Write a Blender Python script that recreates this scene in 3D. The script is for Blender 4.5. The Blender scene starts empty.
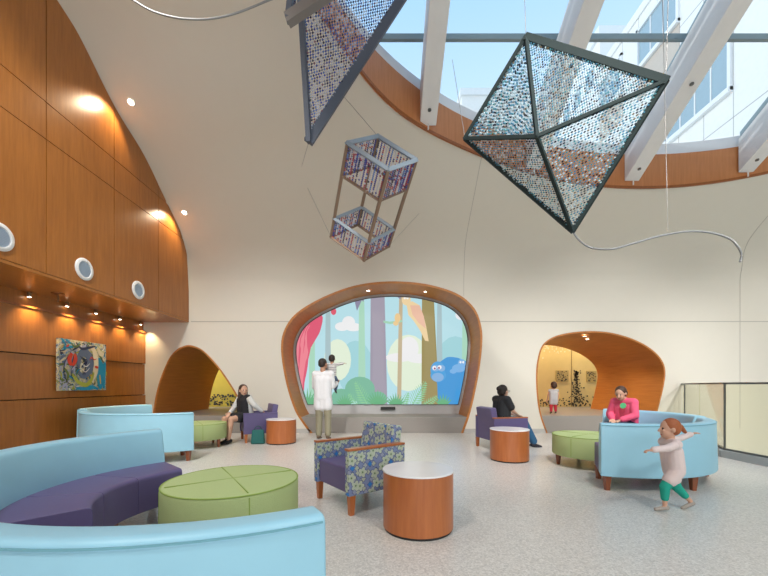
import bpy, bmesh, math, random
from mathutils import Vector, Matrix, Euler
random.seed(7)
C = bpy.context.scene.collection
PI = math.pi
F, H, D = 360.0, 1.12, 8.4          # focal length in px, eye height, distance of back wall

def at(x, y, Y):                    # a measured point of the place at distance Y
    return Vector(((x-384)/F*Y, Y, H+(385-y)/F*Y))
def onz(x, y, z=0.0):
    return at(x, y, F*(H-z)/(y-385))

# ------------------------------------------------------------------ materials
MATS = {}
def nodes_of(m): return m.node_tree.nodes, m.node_tree.links
def mat(name, col, rough=.6, metal=0, emit=None, estr=1, spec=.5, bump=None, coat=0):
    if name in MATS: return MATS[name]
    m = bpy.data.materials.new(name); m.use_nodes = True
    b = m.node_tree.nodes['Principled BSDF']
    b.inputs['Base Color'].default_value = (*col, 1); b.inputs['Roughness'].default_value = rough
    b.inputs['Metallic'].default_value = metal; b.inputs['Specular IOR Level'].default_value = spec
    b.inputs['Coat Weight'].default_value = coat
    N, L = nodes_of(m)
    if emit:
        b.inputs['Emission Color'].default_value = (*emit, 1); b.inputs['Emission Strength'].default_value = estr
    else:
        tc = N.new('ShaderNodeTexCoord'); nz = N.new('ShaderNodeTexNoise')
        nz.inputs['Scale'].default_value = bump[0] if bump else 6
        L.new(tc.outputs['Object'], nz.inputs['Vector'])
        mx = N.new('ShaderNodeMix'); mx.data_type = 'RGBA'
        mx.inputs['A'].default_value = (*[c*(.985 if name=='cream_wall' else .95) for c in col], 1); mx.inputs['B'].default_value = (*[min(1, c*(1.01 if name=='cream_wall' else 1.04)) for c in col], 1)
        L.new(nz.outputs['Fac'], mx.inputs['Factor']); L.new(mx.outputs['Result'], b.inputs['Base Color'])
        if bump:
            bp = N.new('ShaderNodeBump'); bp.inputs['Strength'].default_value = bump[1]; bp.inputs['Distance'].default_value = .01
            L.new(nz.outputs['Fac'], bp.inputs['Height']); L.new(bp.outputs['Normal'], b.inputs['Normal'])
    MATS[name] = m
    return m

def wood(name, c1, c2, scale=(7, 7, .55), rough=.32, spec=.5, coat=.15):
    m = bpy.data.materials.new(name); m.use_nodes = True; N, L = nodes_of(m); b = N['Principled BSDF']
    b.inputs['Roughness'].default_value = rough; b.inputs['Coat Weight'].default_value = coat
    b.inputs['Coat Roughness'].default_value = .2
    tc = N.new('ShaderNodeTexCoord'); mp = N.new('ShaderNodeMapping'); mp.inputs['Scale'].default_value = scale
    L.new(tc.outputs['Object'], mp.inputs['Vector'])
    n1 = N.new('ShaderNodeTexNoise'); n1.inputs['Scale'].default_value = 3; n1.inputs['Detail'].default_value = 6; n1.inputs['Roughness'].default_value = .65
    L.new(mp.outputs['Vector'], n1.inputs['Vector'])
    n2 = N.new('ShaderNodeTexNoise'); n2.inputs['Scale'].default_value = .5; n2.inputs['Detail'].default_value = 2
    L.new(tc.outputs['Object'], n2.inputs['Vector'])
    ad = N.new('ShaderNodeMath'); ad.operation = 'MULTIPLY_ADD'; ad.inputs[1].default_value = .6; 
    L.new(n1.outputs['Fac'], ad.inputs[0])
    ml = N.new('ShaderNodeMath'); ml.operation = 'MULTIPLY'; ml.inputs[1].default_value = .4; L.new(n2.outputs['Fac'], ml.inputs[0])
    L.new(ml.outputs[0], ad.inputs[2])
    cr = N.new('ShaderNodeValToRGB'); cr.color_ramp.elements[0].position = .32; cr.color_ramp.elements[1].position = .68
    cr.color_ramp.elements[0].color = (*c1, 1); cr.color_ramp.elements[1].color = (*c2, 1)
    L.new(ad.outputs[0], cr.inputs['Fac']); L.new(cr.outputs['Color'], b.inputs['Base Color'])
    MATS[name] = m
    return m

def terrazzo():
    m = bpy.data.materials.new('terrazzo'); m.use_nodes = True; N, L = nodes_of(m); b = N['Principled BSDF']
    b.inputs['Roughness'].default_value = .28; b.inputs['Specular IOR Level'].default_value = .5
    tc = N.new('ShaderNodeTexCoord')
    def vor(s):
        v = N.new('ShaderNodeTexVoronoi'); v.inputs['Scale'].default_value = s; L.new(tc.outputs['Object'], v.inputs['Vector']); return v
    v1 = vor(85); v2 = vor(150)
    r1 = N.new('ShaderNodeValToRGB'); e = r1.color_ramp; e.interpolation = 'CONSTANT'
    e.elements[0].position = 0; e.elements[0].color = (.42, .41, .39, 1); e.elements[1].position = .18; e.elements[1].color = (.60, .58, .54, 1)
    k = e.elements.new(.5); k.color = (.72, .70, .66, 1); k = e.elements.new(.75); k.color = (.53, .51, .47, 1); k = e.elements.new(.93); k.color = (.80, .78, .75, 1)
    s1 = N.new('ShaderNodeSeparateColor'); L.new(v1.outputs['Color'], s1.inputs[0]); L.new(s1.outputs[0], r1.inputs['Fac'])
    s2 = N.new('ShaderNodeSeparateColor'); L.new(v2.outputs['Color'], s2.inputs[0])
    r2 = N.new('ShaderNodeValToRGB'); r2.color_ramp.elements[0].color = (.5, .485, .45, 1); r2.color_ramp.elements[1].color = (.74, .72, .68, 1)
    L.new(s2.outputs[1], r2.inputs['Fac'])
    mx = N.new('ShaderNodeMix'); mx.data_type = 'RGBA'; mx.inputs['Factor'].default_value = .5
    L.new(r1.outputs['Color'], mx.inputs['A']); L.new(r2.outputs['Color'], mx.inputs['B']); L.new(mx.outputs['Result'], b.inputs['Base Color'])
    MATS['terrazzo'] = m; return m

def math_node(N, L, op, a, b=None, c=None):
    n = N.new('ShaderNodeMath'); n.operation = op
    for i, v in enumerate((a, b, c)):
        if v is None: continue
        if isinstance(v, (int, float)): n.inputs[i].default_value = v
        else: L.new(v, n.inputs[i])
    return n.outputs[0]

def floral():
    m = bpy.data.materials.new('floral_fabric'); m.use_nodes = True; N, L = nodes_of(m); b = N['Principled BSDF']
    b.inputs['Roughness'].default_value = .8
    uv = N.new('ShaderNodeUVMap'); uv.uv_map = 'uv'
    def flower(scale, petals, rad, off):
        mp = N.new('ShaderNodeMapping'); mp.inputs['Location'].default_value = (off, off*.7, 0); L.new(uv.outputs[0], mp.inputs[0])
        v = N.new('ShaderNodeTexVoronoi'); v.voronoi_dimensions = '2D'; v.inputs['Scale'].default_value = scale; v.inputs['Randomness'].default_value = .75
        L.new(mp.outputs[0], v.inputs['Vector'])
        sb = N.new('ShaderNodeVectorMath'); sb.operation = 'SUBTRACT'; L.new(mp.outputs[0], sb.inputs[0]); L.new(v.outputs['Position'], sb.inputs[1])
        sx = N.new('ShaderNodeSeparateXYZ'); L.new(sb.outputs[0], sx.inputs[0])
        ang = math_node(N, L, 'ARCTAN2', sx.outputs[1], sx.outputs[0])
        ln = N.new('ShaderNodeVectorMath'); ln.operation = 'LENGTH'; L.new(sb.outputs[0], ln.inputs[0])
        cs = math_node(N, L, 'ABSOLUTE', math_node(N, L, 'COSINE', math_node(N, L, 'MULTIPLY', ang, petals/2)))
        R = math_node(N, L, 'MULTIPLY_ADD', cs, rad*.45, rad*.6)
        return math_node(N, L, 'DIVIDE', ln.outputs['Value'], R), v     # <1 inside
    d1, v1 = flower(9.5, 5, .050, 0)
    d2, v2 = flower(17, 4, .027, 3.3)
    def ramp(stops, fac):
        r = N.new('ShaderNodeValToRGB'); r.color_ramp.interpolation = 'CONSTANT'; e = r.color_ramp.elements
        e[0].position, e[0].color = stops[0][0], (*stops[0][1], 1); e[1].position, e[1].color = stops[1][0], (*stops[1][1], 1)
        for p, c in stops[2:]:
            k = e.new(p); k.color = (*c, 1)
        L.new(fac, r.inputs['Fac']); return r.outputs['Color']
    dark = (.07, .085, .20)
    half1 = math_node(N, L, 'MULTIPLY', d1, .5); half2 = math_node(N, L, 'MULTIPLY', d2, .5)
    c1 = ramp([(0, (.12, .20, .10)), (.09, (.42, .50, .36)), (.2, (.48, .54, .43)), (.44, dark)], half1)
    sp = N.new('ShaderNodeSeparateColor'); L.new(v2.outputs['Color'], sp.inputs[0])
    leafcol = ramp([(0, (.42, .46, .36)), (.3, (.03, .20, .55)), (.5, (.36, .40, .42)), (.8, (.30, .33, .44))], sp.outputs[0])
    edge2 = math_node(N, L, 'GREATER_THAN', half2, .4)
    c2 = N.new('ShaderNodeMix'); c2.data_type = 'RGBA'; L.new(edge2, c2.inputs['Factor']); L.new(leafcol, c2.inputs['A']); c2.inputs['B'].default_value = (*dark, 1)
    in2 = math_node(N, L, 'LESS_THAN', d2, 1)
    bg = N.new('ShaderNodeMix'); bg.data_type = 'RGBA'; L.new(in2, bg.inputs['Factor']); bg.inputs['A'].default_value = (.20, .25, .42, 1); L.new(c2.outputs['Result'], bg.inputs['B'])
    in1 = math_node(N, L, 'LESS_THAN', d1, 1)
    fin = N.new('ShaderNodeMix'); fin.data_type = 'RGBA'; L.new(in1, fin.inputs['Factor']); L.new(bg.outputs['Result'], fin.inputs['A']); L.new(c1, fin.inputs['B'])
    L.new(fin.outputs['Result'], b.inputs['Base Color'])
    MATS['floral'] = m; return m

def glass(name, tint, gloss=.06):
    m = bpy.data.materials.new(name); m.use_nodes = True; N, L = nodes_of(m)
    N.remove(N['Principled BSDF']); out = [n for n in N if n.type == 'OUTPUT_MATERIAL'][0]
    t = N.new('ShaderNodeBsdfTransparent'); t.inputs[0].default_value = (*tint, 1)
    g = N.new('ShaderNodeBsdfGlossy'); g.inputs['Roughness'].default_value = .02
    fr = N.new('ShaderNodeFresnel'); fr.inputs[0].default_value = 1.18
    fm = math_node(N, L, 'MULTIPLY', fr.outputs[0], .35); mx = N.new('ShaderNodeMixShader'); L.new(fm, mx.inputs[0]); L.new(t.outputs[0], mx.inputs[1]); L.new(g.outputs[0], mx.inputs[2])
    L.new(mx.outputs[0], out.inputs[0]); MATS[name] = m; return m

def painting_mat():
    m = bpy.data.materials.new('abstract_paint'); m.use_nodes = True; N, L = nodes_of(m); b = N['Principled BSDF']; b.inputs['Roughness'].default_value = .5
    tc = N.new('ShaderNodeTexCoord')
    n = N.new('ShaderNodeTexNoise'); n.inputs['Scale'].default_value = 5.5; n.inputs['Detail'].default_value = 5; n.inputs['Distortion'].default_value = 2.2
    L.new(tc.outputs['Object'], n.inputs['Vector'])
    r = N.new('ShaderNodeValToRGB'); e = r.color_ramp; e.interpolation = 'CONSTANT'
    st = [(.0, (.02, .03, .07)), (.33, (.03, .22, .45)), (.39, (.55, .62, .68)), (.43, (.05, .10, .20)), (.46, (.62, .55, .36)), (.50, (.70, .64, .50)),
          (.54, (.50, .48, .12)), (.57, (.75, .70, .62)), (.60, (.04, .30, .50)), (.63, (.22, .30, .10)), (.67, (.62, .36, .06)), (.72, (.7, .68, .6))]
    e.elements[0].color = (*st[0][1], 1); e.elements[1].position = st[1][0]; e.elements[1].color = (*st[1][1], 1)
    for p, c in st[2:]:
        k = e.elements.new(p); k.color = (*c, 1)
    L.new(n.outputs['Fac'], r.inputs['Fac']); L.new(r.outputs['Color'], b.inputs['Base Color'])
    MATS['paint'] = m; return m

WOOD = wood('cherry_panel', (.29, .098, .017), (.46, .172, .034))
WOODD = wood('cherry_dark', (.26, .075, .018), (.40, .13, .03))
WOODT = wood('cherry_table', (.36, .10, .028), (.52, .17, .05), (9, 9, .7))
WOODF = wood('cherry_fascia', (.50, .185, .06), (.64, .265, .10), (9, 9, .6))
WOODP = wood('maple_lining', (.42, .145, .028), (.58, .225, .05), (2, .5, 9), .5, .3, 0)
LEGW = wood('leg_wood', (.20, .055, .02), (.28, .08, .03))
TERR = terrazzo(); FLORAL = floral(); PAINT = painting_mat()
WALL = mat('cream_wall', (.74, .70, .61), .75)
STONE = mat('grey_stone', (.30, .275, .25), .5, bump=(40, .1))
BASEB = mat('pale_base', (.50, .48, .45), .5)
WHITE = mat('white_paint', (.78, .79, .80), .45)
BLUE = mat('blue_vinyl', (.32, .60, .74), .42)
PURP = mat('purple_vinyl', (.115, .092, .215), .45)
GREEN = mat('green_fabric', (.44, .54, .24), .8, bump=(160, .35))
TOPW = mat('white_laminate', (.82, .80, .80), .25)
DARK = mat('dark_gap', (.03, .012, .005), .7)
BLACK = mat('black_rubber', (.02, .02, .02), .6)
STEEL = mat('painted_steel', (.16, .17, .17), .4, .6)
ALU = mat('aluminium', (.30, .31, .31), .45, .2)
GREYM = mat('grey_mullion', (.26, .33, .35), .45, .2)
GOLD = mat('gold_panel', (.74, .56, .23), .35)
YELL = mat('yellow_panel', (.72, .52, .05), .4)
VENTW = mat('vent_white', (.80, .80, .80), .4)
VENTB = mat('vent_grille', (.50, .60, .72), .4)
BRONZE = mat('bronze', (.25, .14, .07), .35, .8)
GLASSR = glass('railing_glass', (.93, .93, .86))
GLASSK = glass('skylight_glass', (.95, .98, .99))
LAMP = mat('lamp_glow', (1, .95, .85), .5, emit=(1, .86, .66), estr=14)

# ------------------------------------------------------------------ object helpers
def link(o, parent=None):
    C.objects.link(o)
    if parent is not None: o.parent = parent
    return o
def obj(name, bm, m, parent=None, smooth=False, uv=False, loc=None, rotz=None, bevel=0, auto=None):
    me = bpy.data.meshes.new(name)
    bmesh.ops.recalc_face_normals(bm, faces=bm.faces[:])
    if uv:
        ul = bm.loops.layers.uv.new('uv')
        for f in bm.faces:
            n = f.normal; ax = max(range(3), key=lambda i: abs(n[i]))
            for l in f.loops:
                c = l.vert.co
                l[ul].uv = ((c.y, c.z), (c.x+5, c.z), (c.x, c.y+5))[ax]
    bm.to_mesh(me); bm.free()
    for mm in (m if isinstance(m, (list, tuple)) else [m]): me.materials.append(mm)
    if smooth:
        me.polygons.foreach_set('use_smooth', [True]*len(me.polygons))
    o = bpy.data.objects.new(name, me); link(o, parent)
    if loc is not None: o.location = loc
    if rotz is not None: o.rotation_euler = (0, 0, rotz)
    if bevel:
        b = o.modifiers.new('bevel', 'BEVEL'); b.width = bevel; b.segments = 3; b.limit_method = 'ANGLE'; b.angle_limit = math.radians(50)
        b.harden_normals = False
    if auto:
        me.polygons.foreach_set('use_smooth', [True]*len(me.polygons))
        try: me.set_sharp_from_angle(angle=math.radians(auto))
        except Exception: pass
    return o
def tag(o, label, cat, group=None):
    o['label'] = label; o['category'] = cat
    if group: o['group'] = group
    return o
def thing(name, label, cat, loc=(0, 0, 0), rotz=0, group=None):
    o = bpy.data.objects.new(name, None); link(o); o.location = loc; o.rotation_euler = (0, 0, rotz); o.empty_display_size = .1
    return tag(o, label, cat, group)
def struct(name, bm, m, parent=None, **k):
    o = obj(name, bm, m, parent, **k); o['kind'] = 'structure'; return o

def box(bm, lo, hi, M=None, mi=0):
    x0, y0, z0 = lo; x1, y1, z1 = hi
    vs = [Vector(p) for p in ((x0,y0,z0),(x1,y0,z0),(x1,y1,z0),(x0,y1,z0),(x0,y0,z1),(x1,y0,z1),(x1,y1,z1),(x0,y1,z1))]
    if M is not None: vs = [M @ v for v in vs]
    v = [bm.verts.new(p) for p in vs]
    for f in ((0,3,2,1),(4,5,6,7),(0,1,5,4),(1,2,6,5),(2,3,7,6),(3,0,4,7)):
        bm.faces.new([v[i] for i in f]).material_index = mi
def nb(): return bmesh.new()
def bar(bm, a, b, w, h=None, up=Vector((0, 0, 1)), mi=0, ext=0):
    a, b = Vector(a), Vector(b); d = (b-a).normalized(); a = a-d*ext; b = b+d*ext
    h = h or w
    s = d.cross(up)
    if s.length < 1e-3: s = d.cross(Vector((1, 0, 0)))
    s.normalize(); u = s.cross(d)
    v = [bm.verts.new(p+s*i*w/2+u*j*h/2) for p in (a, b) for i, j in ((-1,-1),(1,-1),(1,1),(-1,1))]
    for f in ((0,3,2,1),(4,5,6,7),(0,1,5,4),(1,2,6,5),(2,3,7,6),(3,0,4,7)):
        bm.faces.new([v[i] for i in f]).material_index = mi
def tube(bm, pts, r, n=8, rads=None, mi=0):
    pts = [Vector(p) for p in pts]; rings = []
    ref = Vector((0, 0, 1))
    for i, p in enumerate(pts):
        t = (pts[min(i+1, len(pts)-1)]-pts[max(i-1, 0)]).normalized()
        s = t.cross(ref)
        if s.length < 1e-3: s = t.cross(Vector((1, 0, 0)))
        s.normalize(); u = s.cross(t); rr = rads[i] if rads else r
        rings.append([bm.verts.new(p+(s*math.cos(a)+u*math.sin(a))*rr) for a in (2*PI*k/n for k in range(n))])
    for A, B in zip(rings, rings[1:]):
        for k in range(n): bm.faces.new((A[k], A[(k+1) % n], B[(k+1) % n], B[k])).material_index = mi
    bm.faces.new(rings[0][::-1]).material_index = mi; bm.faces.new(rings[-1]).material_index = mi
def lathe(bm, prof, n=48, c=(0, 0, 0), mi=0, axis='z'):
    rings = []; c = Vector(c)
    def pt(r, z, a):
        if axis == 'z': return c+Vector((r*math.cos(a), r*math.sin(a), z))
        if axis == 'x': return c+Vector((z, r*math.cos(a), r*math.sin(a)))
        return c+Vector((r*math.cos(a), z, r*math.sin(a)))
    for r, z in prof:
        if r < 1e-6: rings.append([bm.verts.new(pt(0, z, 0))])
        else: rings.append([bm.verts.new(pt(r, z, 2*PI*k/n)) for k in range(n)])
    for A, B in zip(rings, rings[1:]):
        for k in range(n):
            k2 = (k+1) % n
            if len(A) == 1 and len(B) == 1: continue
            if len(A) == 1: f = bm.faces.new((A[0], B[k2], B[k]))
            elif len(B) == 1: f = bm.faces.new((A[k], A[k2], B[0]))
            else: f = bm.faces.new((A[k], A[k2], B[k2], B[k]))
            f.material_index = mi
def catmull(P, n=6, closed=False):
    out = []; P = [Vector(p) for p in P]; L = len(P)
    for i in range(L if closed else L-1):
        p0 = P[(i-1) % L] if closed or i else P[0]; p1 = P[i]; p2 = P[(i+1) % L]; p3 = P[(i+2) % L] if closed or i+2 < L else P[-1]
        for k in range(n):
            t = k/n
            out.append(.5*((2*p1)+(p2-p0)*t+(2*p0-5*p1+4*p2-p3)*t*t+(3*p1-p0-3*p2+p3)*t**3))
    if not closed: out.append(P[-1])
    return out
def prism(bm, pts, off, mi=0):
    """closed polygon pts extruded by vector off"""
    a = [bm.verts.new(p) for p in pts]; b = [bm.verts.new(Vector(p)+Vector(off)) for p in pts]
    n = len(a)
    f1 = bm.faces.new(a); f2 = bm.faces.new(b[::-1]); f1.material_index = f2.material_index = mi
    for i in range(n): bm.faces.new((a[i], b[i], b[(i+1) % n], a[(i+1) % n])).material_index = mi
    return f1, f2

# ------------------------------------------------------------------ vault profile (height as function of distance)
XU = -4.55
pix = [(162,192),(143.3,153.3),(115,106.7),(80,36.7),(57.3,0)]
prof_pts = [(D, 2.6), (D, 3.2), (8.395, 3.56), (8.36, 3.80)]
y184 = XU*F/(184-384); prof_pts.append((y184, H+(385-240)/F*y184))
for x, y in pix:
    Y = XU*F/(x-384); prof_pts.append((Y, H+(385-y)/F*Y))
prof_pts += [(4.2, 6.76), (3.2, 7.08), (2.0, 7.28), (0, 7.35), (-6, 7.35)]
PR = [(p.x, p.y) for p in catmull([(a, b, 0) for a, b in prof_pts], 6)]
PR = [p for i, p in enumerate(PR) if i == 0 or (abs(p[0]-PR[i-1][0])+abs(p[1]-PR[i-1][1])) > 1e-5]
def prof(Y):
    if Y >= PR[0][0]-1e-6: return 3.0
    for a, b in zip(PR, PR[1:]):
        if b[0] <= Y <= a[0] and a[0]-b[0] > 1e-9:
            t = (a[0]-Y)/(a[0]-b[0]); return a[1]+(b[1]-a[1])*t
    return PR[-1][1]
SL = [0]
for a, b in zip(PR, PR[1:]): SL.append(SL[-1]+math.hypot(a[0]-b[0], a[1]-b[1]))
def s_to_yz(s):
    s = max(0, min(SL[-1], s))
    for i in range(len(SL)-1):
        if SL[i] <= s <= SL[i+1]:
            t = (s-SL[i])/(SL[i+1]-SL[i]); return (PR[i][0]+(PR[i+1][0]-PR[i][0])*t, PR[i][1]+(PR[i+1][1]-PR[i][1])*t)
def y_to_s(Y):
    for i in range(len(SL)-1):
        if PR[i+1][0] <= Y <= PR[i][0] and PR[i][0]-PR[i+1][0] > 1e-9:
            t = (PR[i][0]-Y)/(PR[i][0]-PR[i+1][0]); return SL[i]+(SL[i+1]-SL[i])*t
    return 0
XL, XR, YB = -5.58, 13.0, -6.0
EC, EA, EB = (5.2, 4.0), 6.5, 3.3
def ell(t, g=0): return EC[0]+(EA+g)*math.cos(t), EC[1]+(EB+g)*math.sin(t)
NE = 144
def roofz(Y): return 6.0+.55*(7.3-Y)        # plane of the skylight glazing

bm = nb(); loops = []
x0, x1, s0, s1 = XL-.1, XR, .96, SL[-1]
hole = []
for k in range(NE):
    X, Y = ell(2*PI*k/NE); hole.append((X, y_to_s(Y)))
cx, cs = EC[0], y_to_s(EC[1])
outer = []
corners = [(x0,s0),(x1,s0),(x1,s1),(x0,s1)]
for X, s in hole:
    dx, ds = X-cx, s-cs; t = 1e9
    if dx > 1e-9: t = min(t, (x1-cx)/dx)
    if dx < -1e-9: t = min(t, (x0-cx)/dx)
    if ds > 1e-9: t = min(t, (s1-cs)/ds)
    if ds < -1e-9: t = min(t, (s0-cs)/ds)
    outer.append([cx+dx*t, cs+ds*t])
for c in corners:
    i = min(range(NE), key=lambda i: (outer[i][0]-c[0])**2+(outer[i][1]-c[1])**2); outer[i] = list(c)
NR = 40; rings = []
for r in range(NR+1):
    ring = []
    for a, b in zip(hole, outer):
        t = r/NR; X = a[0]+(b[0]-a[0])*t; s = a[1]+(b[1]-a[1])*t; y, z = s_to_yz(s); ring.append(bm.verts.new((X, y, z)))
    rings.append(ring)
for A, B in zip(rings, rings[1:]):
    for k in range(NE): bm.faces.new((A[k], A[(k+1) % NE], B[(k+1) % NE], B[k]))
struct('ceiling', bm, WALL, smooth=True)

# ------------------------------------------------------------------ back wall with three openings
def outl(pts, n=5):
    w = [at(x, y, D) for x, y in pts]
    w = catmull([(p.x, 0, p.z) for p in w], n)
    w[0].z = 0; w[-1].z = 0
    return [(p.x, max(0, p.z)) for p in w]
O_MID = outl([(312,433),(303,421),(295.5,407.8),(287.5,382),(282.6,350),(286,330),(298.5,313.5),(324,298.5),(353.9,287.5),(383.8,283.2),(413.8,284),(437.7,288.4),(458.7,296.4),(473.2,309.5),(479.8,327),(480.4,347),(476.7,376),(469.2,410.8),(461.7,433)])
O_RT = outl([(547,433),(540.6,414),(537.5,392),(537.2,369),(540.8,350.5),(546.9,342),(558.6,336.2),(577.3,332.9),(598.4,332.4),(617,335.2),(636,341.6),(651.5,350.8),(660.8,361),(664,372.4),(661.9,388),(656.5,410),(650,433)])
O_LF = outl([(152.5,433),(154.2,415),(157,396),(162,378),(170,359.5),(177,351),(184,347.3),(190.5,346.3),(200.4,349.8),(209,357.3),(219.6,369.5),(229.6,384),(238.5,399),(246,415),(252,433)])
BW = .96; ybw, zbw = s_to_yz(BW)
def spans(o, z):
    xs = []
    for a, b in zip(o, o[1:]):
        if (a[1]-z)*(b[1]-z) <= 1e-12 and abs(a[1]-b[1]) > 1e-9: xs.append(a[0]+(b[0]-a[0])*(z-a[1])/(b[1]-a[1]))
        elif abs(a[1]-z) < 1e-9 and abs(b[1]-z) < 1e-9: xs += [a[0], b[0]]
    return min(xs), max(xs)
bm = nb(); OP = (O_LF, O_MID, O_RT)
lv_ = sorted({round(p[1], 5) for o in OP for p in o} | {0.0, round(zbw, 5)})
for z0_, z1_ in zip(lv_, lv_[1:]):
    if z1_-z0_ < 1e-5: continue
    e0, e1 = [XL-.1], [XL-.1]
    for o in OP:
        zt_ = max(p[1] for p in o)
        if z1_ <= zt_+2e-5:
            a, b = spans(o, z0_+1e-7), spans(o, min(z1_, zt_)-1e-7); e0 += list(a); e1 += list(b)
    e0.append(XR); e1.append(XR)
    for k in range(0, len(e0), 2):
        bm.faces.new([bm.verts.new(p) for p in ((e0[k], ybw, z0_), (e0[k+1], ybw, z0_), (e1[k+1], ybw, z1_), (e1[k], ybw, z1_))])
bm.faces.new([bm.verts.new(p) for p in ((7.0, ybw, -4), (XR, ybw, -4), (XR, ybw, 0), (7.0, ybw, 0))])
bmesh.ops.remove_doubles(bm, verts=bm.verts[:], dist=1e-6)
struct('wall_back', bm, WALL)
# reveals (joints) in the plaster
JOINT = mat('joint_shadow_gap', (.50, .47, .41), .8)
bm = nb()
zj = 2.60
def gap_x(lst, z):
    xs = sorted(p[0] for p in lst if abs(p[1]-z) < .09); return (xs[0], xs[-1])
gl = gap_x(O_MID, zj)
box(bm, (-4.5, D-.012, zj-.009), (gl[0]-.02, D+.01, zj+.009)); box(bm, (gl[1]+.02, D-.012, zj-.009), (XR, D+.01, zj+.009))
struct('trim_1', bm, JOINT)
bm = nb()
for X, slo in ((1.86, 0), (8.3, 0)):
    pts = [(X, D-.004, max(q[1] for q in O_MID if abs(q[0]-X) < .12) + .01 if X < 2 else .1)]
    for i in range(60):
        y, z = s_to_yz(BW+i*(.055 if X < 2 else .05)); 
        pts.append((X, y-.003, z-.001))
    for a, b in zip(pts, pts[1:]): bar(bm, a, b, .010, .008, up=Vector((0, 1, .3)))
struct('trim_2', bm, JOINT)

def lining(n, o, depth, m, th=.03, proud=.012):
    bm = nb(); A = []
    ctr = Vector((sum(p[0] for p in o)/len(o), 0, sum(p[1] for p in o)/len(o)))
    k = len(o)
    def nrm(i):
        a = Vector((o[max(i-1, 0)][0], 0, o[max(i-1, 0)][1])); b = Vector((o[min(i+1, k-1)][0], 0, o[min(i+1, k-1)][1]))
        t = (b-a).normalized(); nn = Vector((-t.z, 0, t.x))
        if nn.dot(Vector((o[i][0], 0, o[i][1]))-ctr) < 0: nn = -nn
        return nn
    def P(i, off, y): n_ = nrm(i); return Vector((o[i][0], y, o[i][1]))+n_*off
    rows = [[bm.verts.new(P(i, off, y)) for i in range(k)] for off, y in ((-th*.4, D-proud), (-th*.4, D+depth), (th, D+depth), (th, D-proud))]
    for a, b in ((0,1),(1,2),(2,3),(3,0)):
        for i in range(k-1): bm.faces.new((rows[a][i], rows[a][i+1], rows[b][i+1], rows[b][i]))
    for i in (0, k-1): bm.faces.new([rows[j][i] for j in range(4)])
    return struct('trim_%d' % n, bm, m, smooth=False, auto=40)
lining(3, O_MID, .95, WOODP, .035)
lining(4, O_RT, 2.6, WOODP, .025)
lining(5, O_LF, 2.6, WOODP, .025)

def span(o, z):                       # interior width of an opening at height z
    xs = []
    for a, b in zip(o, o[1:]):
        if (a[1]-z)*(b[1]-z) <= 0 and a[1] != b[1]: xs.append(a[0]+(b[0]-a[0])*(z-a[1])/(b[1]-a[1]))
    return min(xs), max(xs)
def bench(n, o, h, depth):
    bm = nb()
    a0, b0 = span(o, .02); a1, b1 = span(o, h)
    pts = [(a0+.015, 0), (b0-.015, 0), (b1-.015, h), (a1+.015, h)]
    prism(bm, [(x, D+.004, z) for x, z in pts], (0, depth, 0))
    return struct('trim_%d' % n, bm, STONE)
bench(6, O_MID, .37, .94); bench(7, O_RT, .40, 2.55); bench(8, O_LF, .40, 2.55)

# niche back panel round the screen, and side wall ends
YS = 9.36
zt = 3.6
def shrink(o, d, zmin):
    cx = sum(p[0] for p in o)/len(o); cz = 1.6; out = []
    for x, z in o:
        v = Vector((x-cx, z-cz)); l = v.length; out.append((cx+v.x*(l-d)/l, cz+v.y*(l-d)/l))
    return [p for p in out if p[1] > zmin]
scr = shrink(O_MID, .085, .62)
s_in = [(span(shrink(O_MID, .085, -1), .61)[0], .61)]+scr+[(span(shrink(O_MID, .085, -1), .61)[1], .61)]
bm = nb(); Z = sorted({round(p[1], 5) for p in s_in} | {.3, 3.9})
for z0_, z1_ in zip(Z, Z[1:]):
    if z1_-z0_ < 1e-5: continue
    if .61-1e-6 <= z0_ and z1_ <= max(p[1] for p in s_in)+2e-5:
        sp0, sp1 = spans(s_in, z0_+1e-6), spans(s_in, z1_-1e-5); e0 = [-2.9, *sp0, 2.9]; e1 = [-2.9, *sp1, 2.9]
    else: e0 = e1 = [-2.9, 2.9]
    for k in range(0, len(e0), 2): bm.faces.new([bm.verts.new(p) for p in ((e0[k], YS-.02, z0_), (e0[k+1], YS-.02, z0_), (e1[k+1], YS-.02, z1_), (e1[k], YS-.02, z1_))])
struct('trim_9', bm, mat('niche_grey', (.50, .50, .50), .6))
# dark reveal lip around the screen
bm = nb(); pts = [Vector((x, YS-.02, z)) for x, z in s_in]
for a, b in zip(pts, pts[1:]+pts[:1]): bar(bm, a, b, .02, .02, up=Vector((0, 1, 0)))
struct('trim_10', bm, mat('screen_bezel', (.12, .12, .13), .5))

# ------------------------------------------------------------------ the lit picture screen
def emis(name, c, s=1.0):
    return mat(name, (0.02, 0.02, 0.02), .5, emit=c, estr=s, spec=.2)
def srgb(r, g, b):
    return tuple(((v/255+.055)/1.055)**2.4 if v > 10 else v/255/12.92 for v in (r, g, b))
ES = .85

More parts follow.
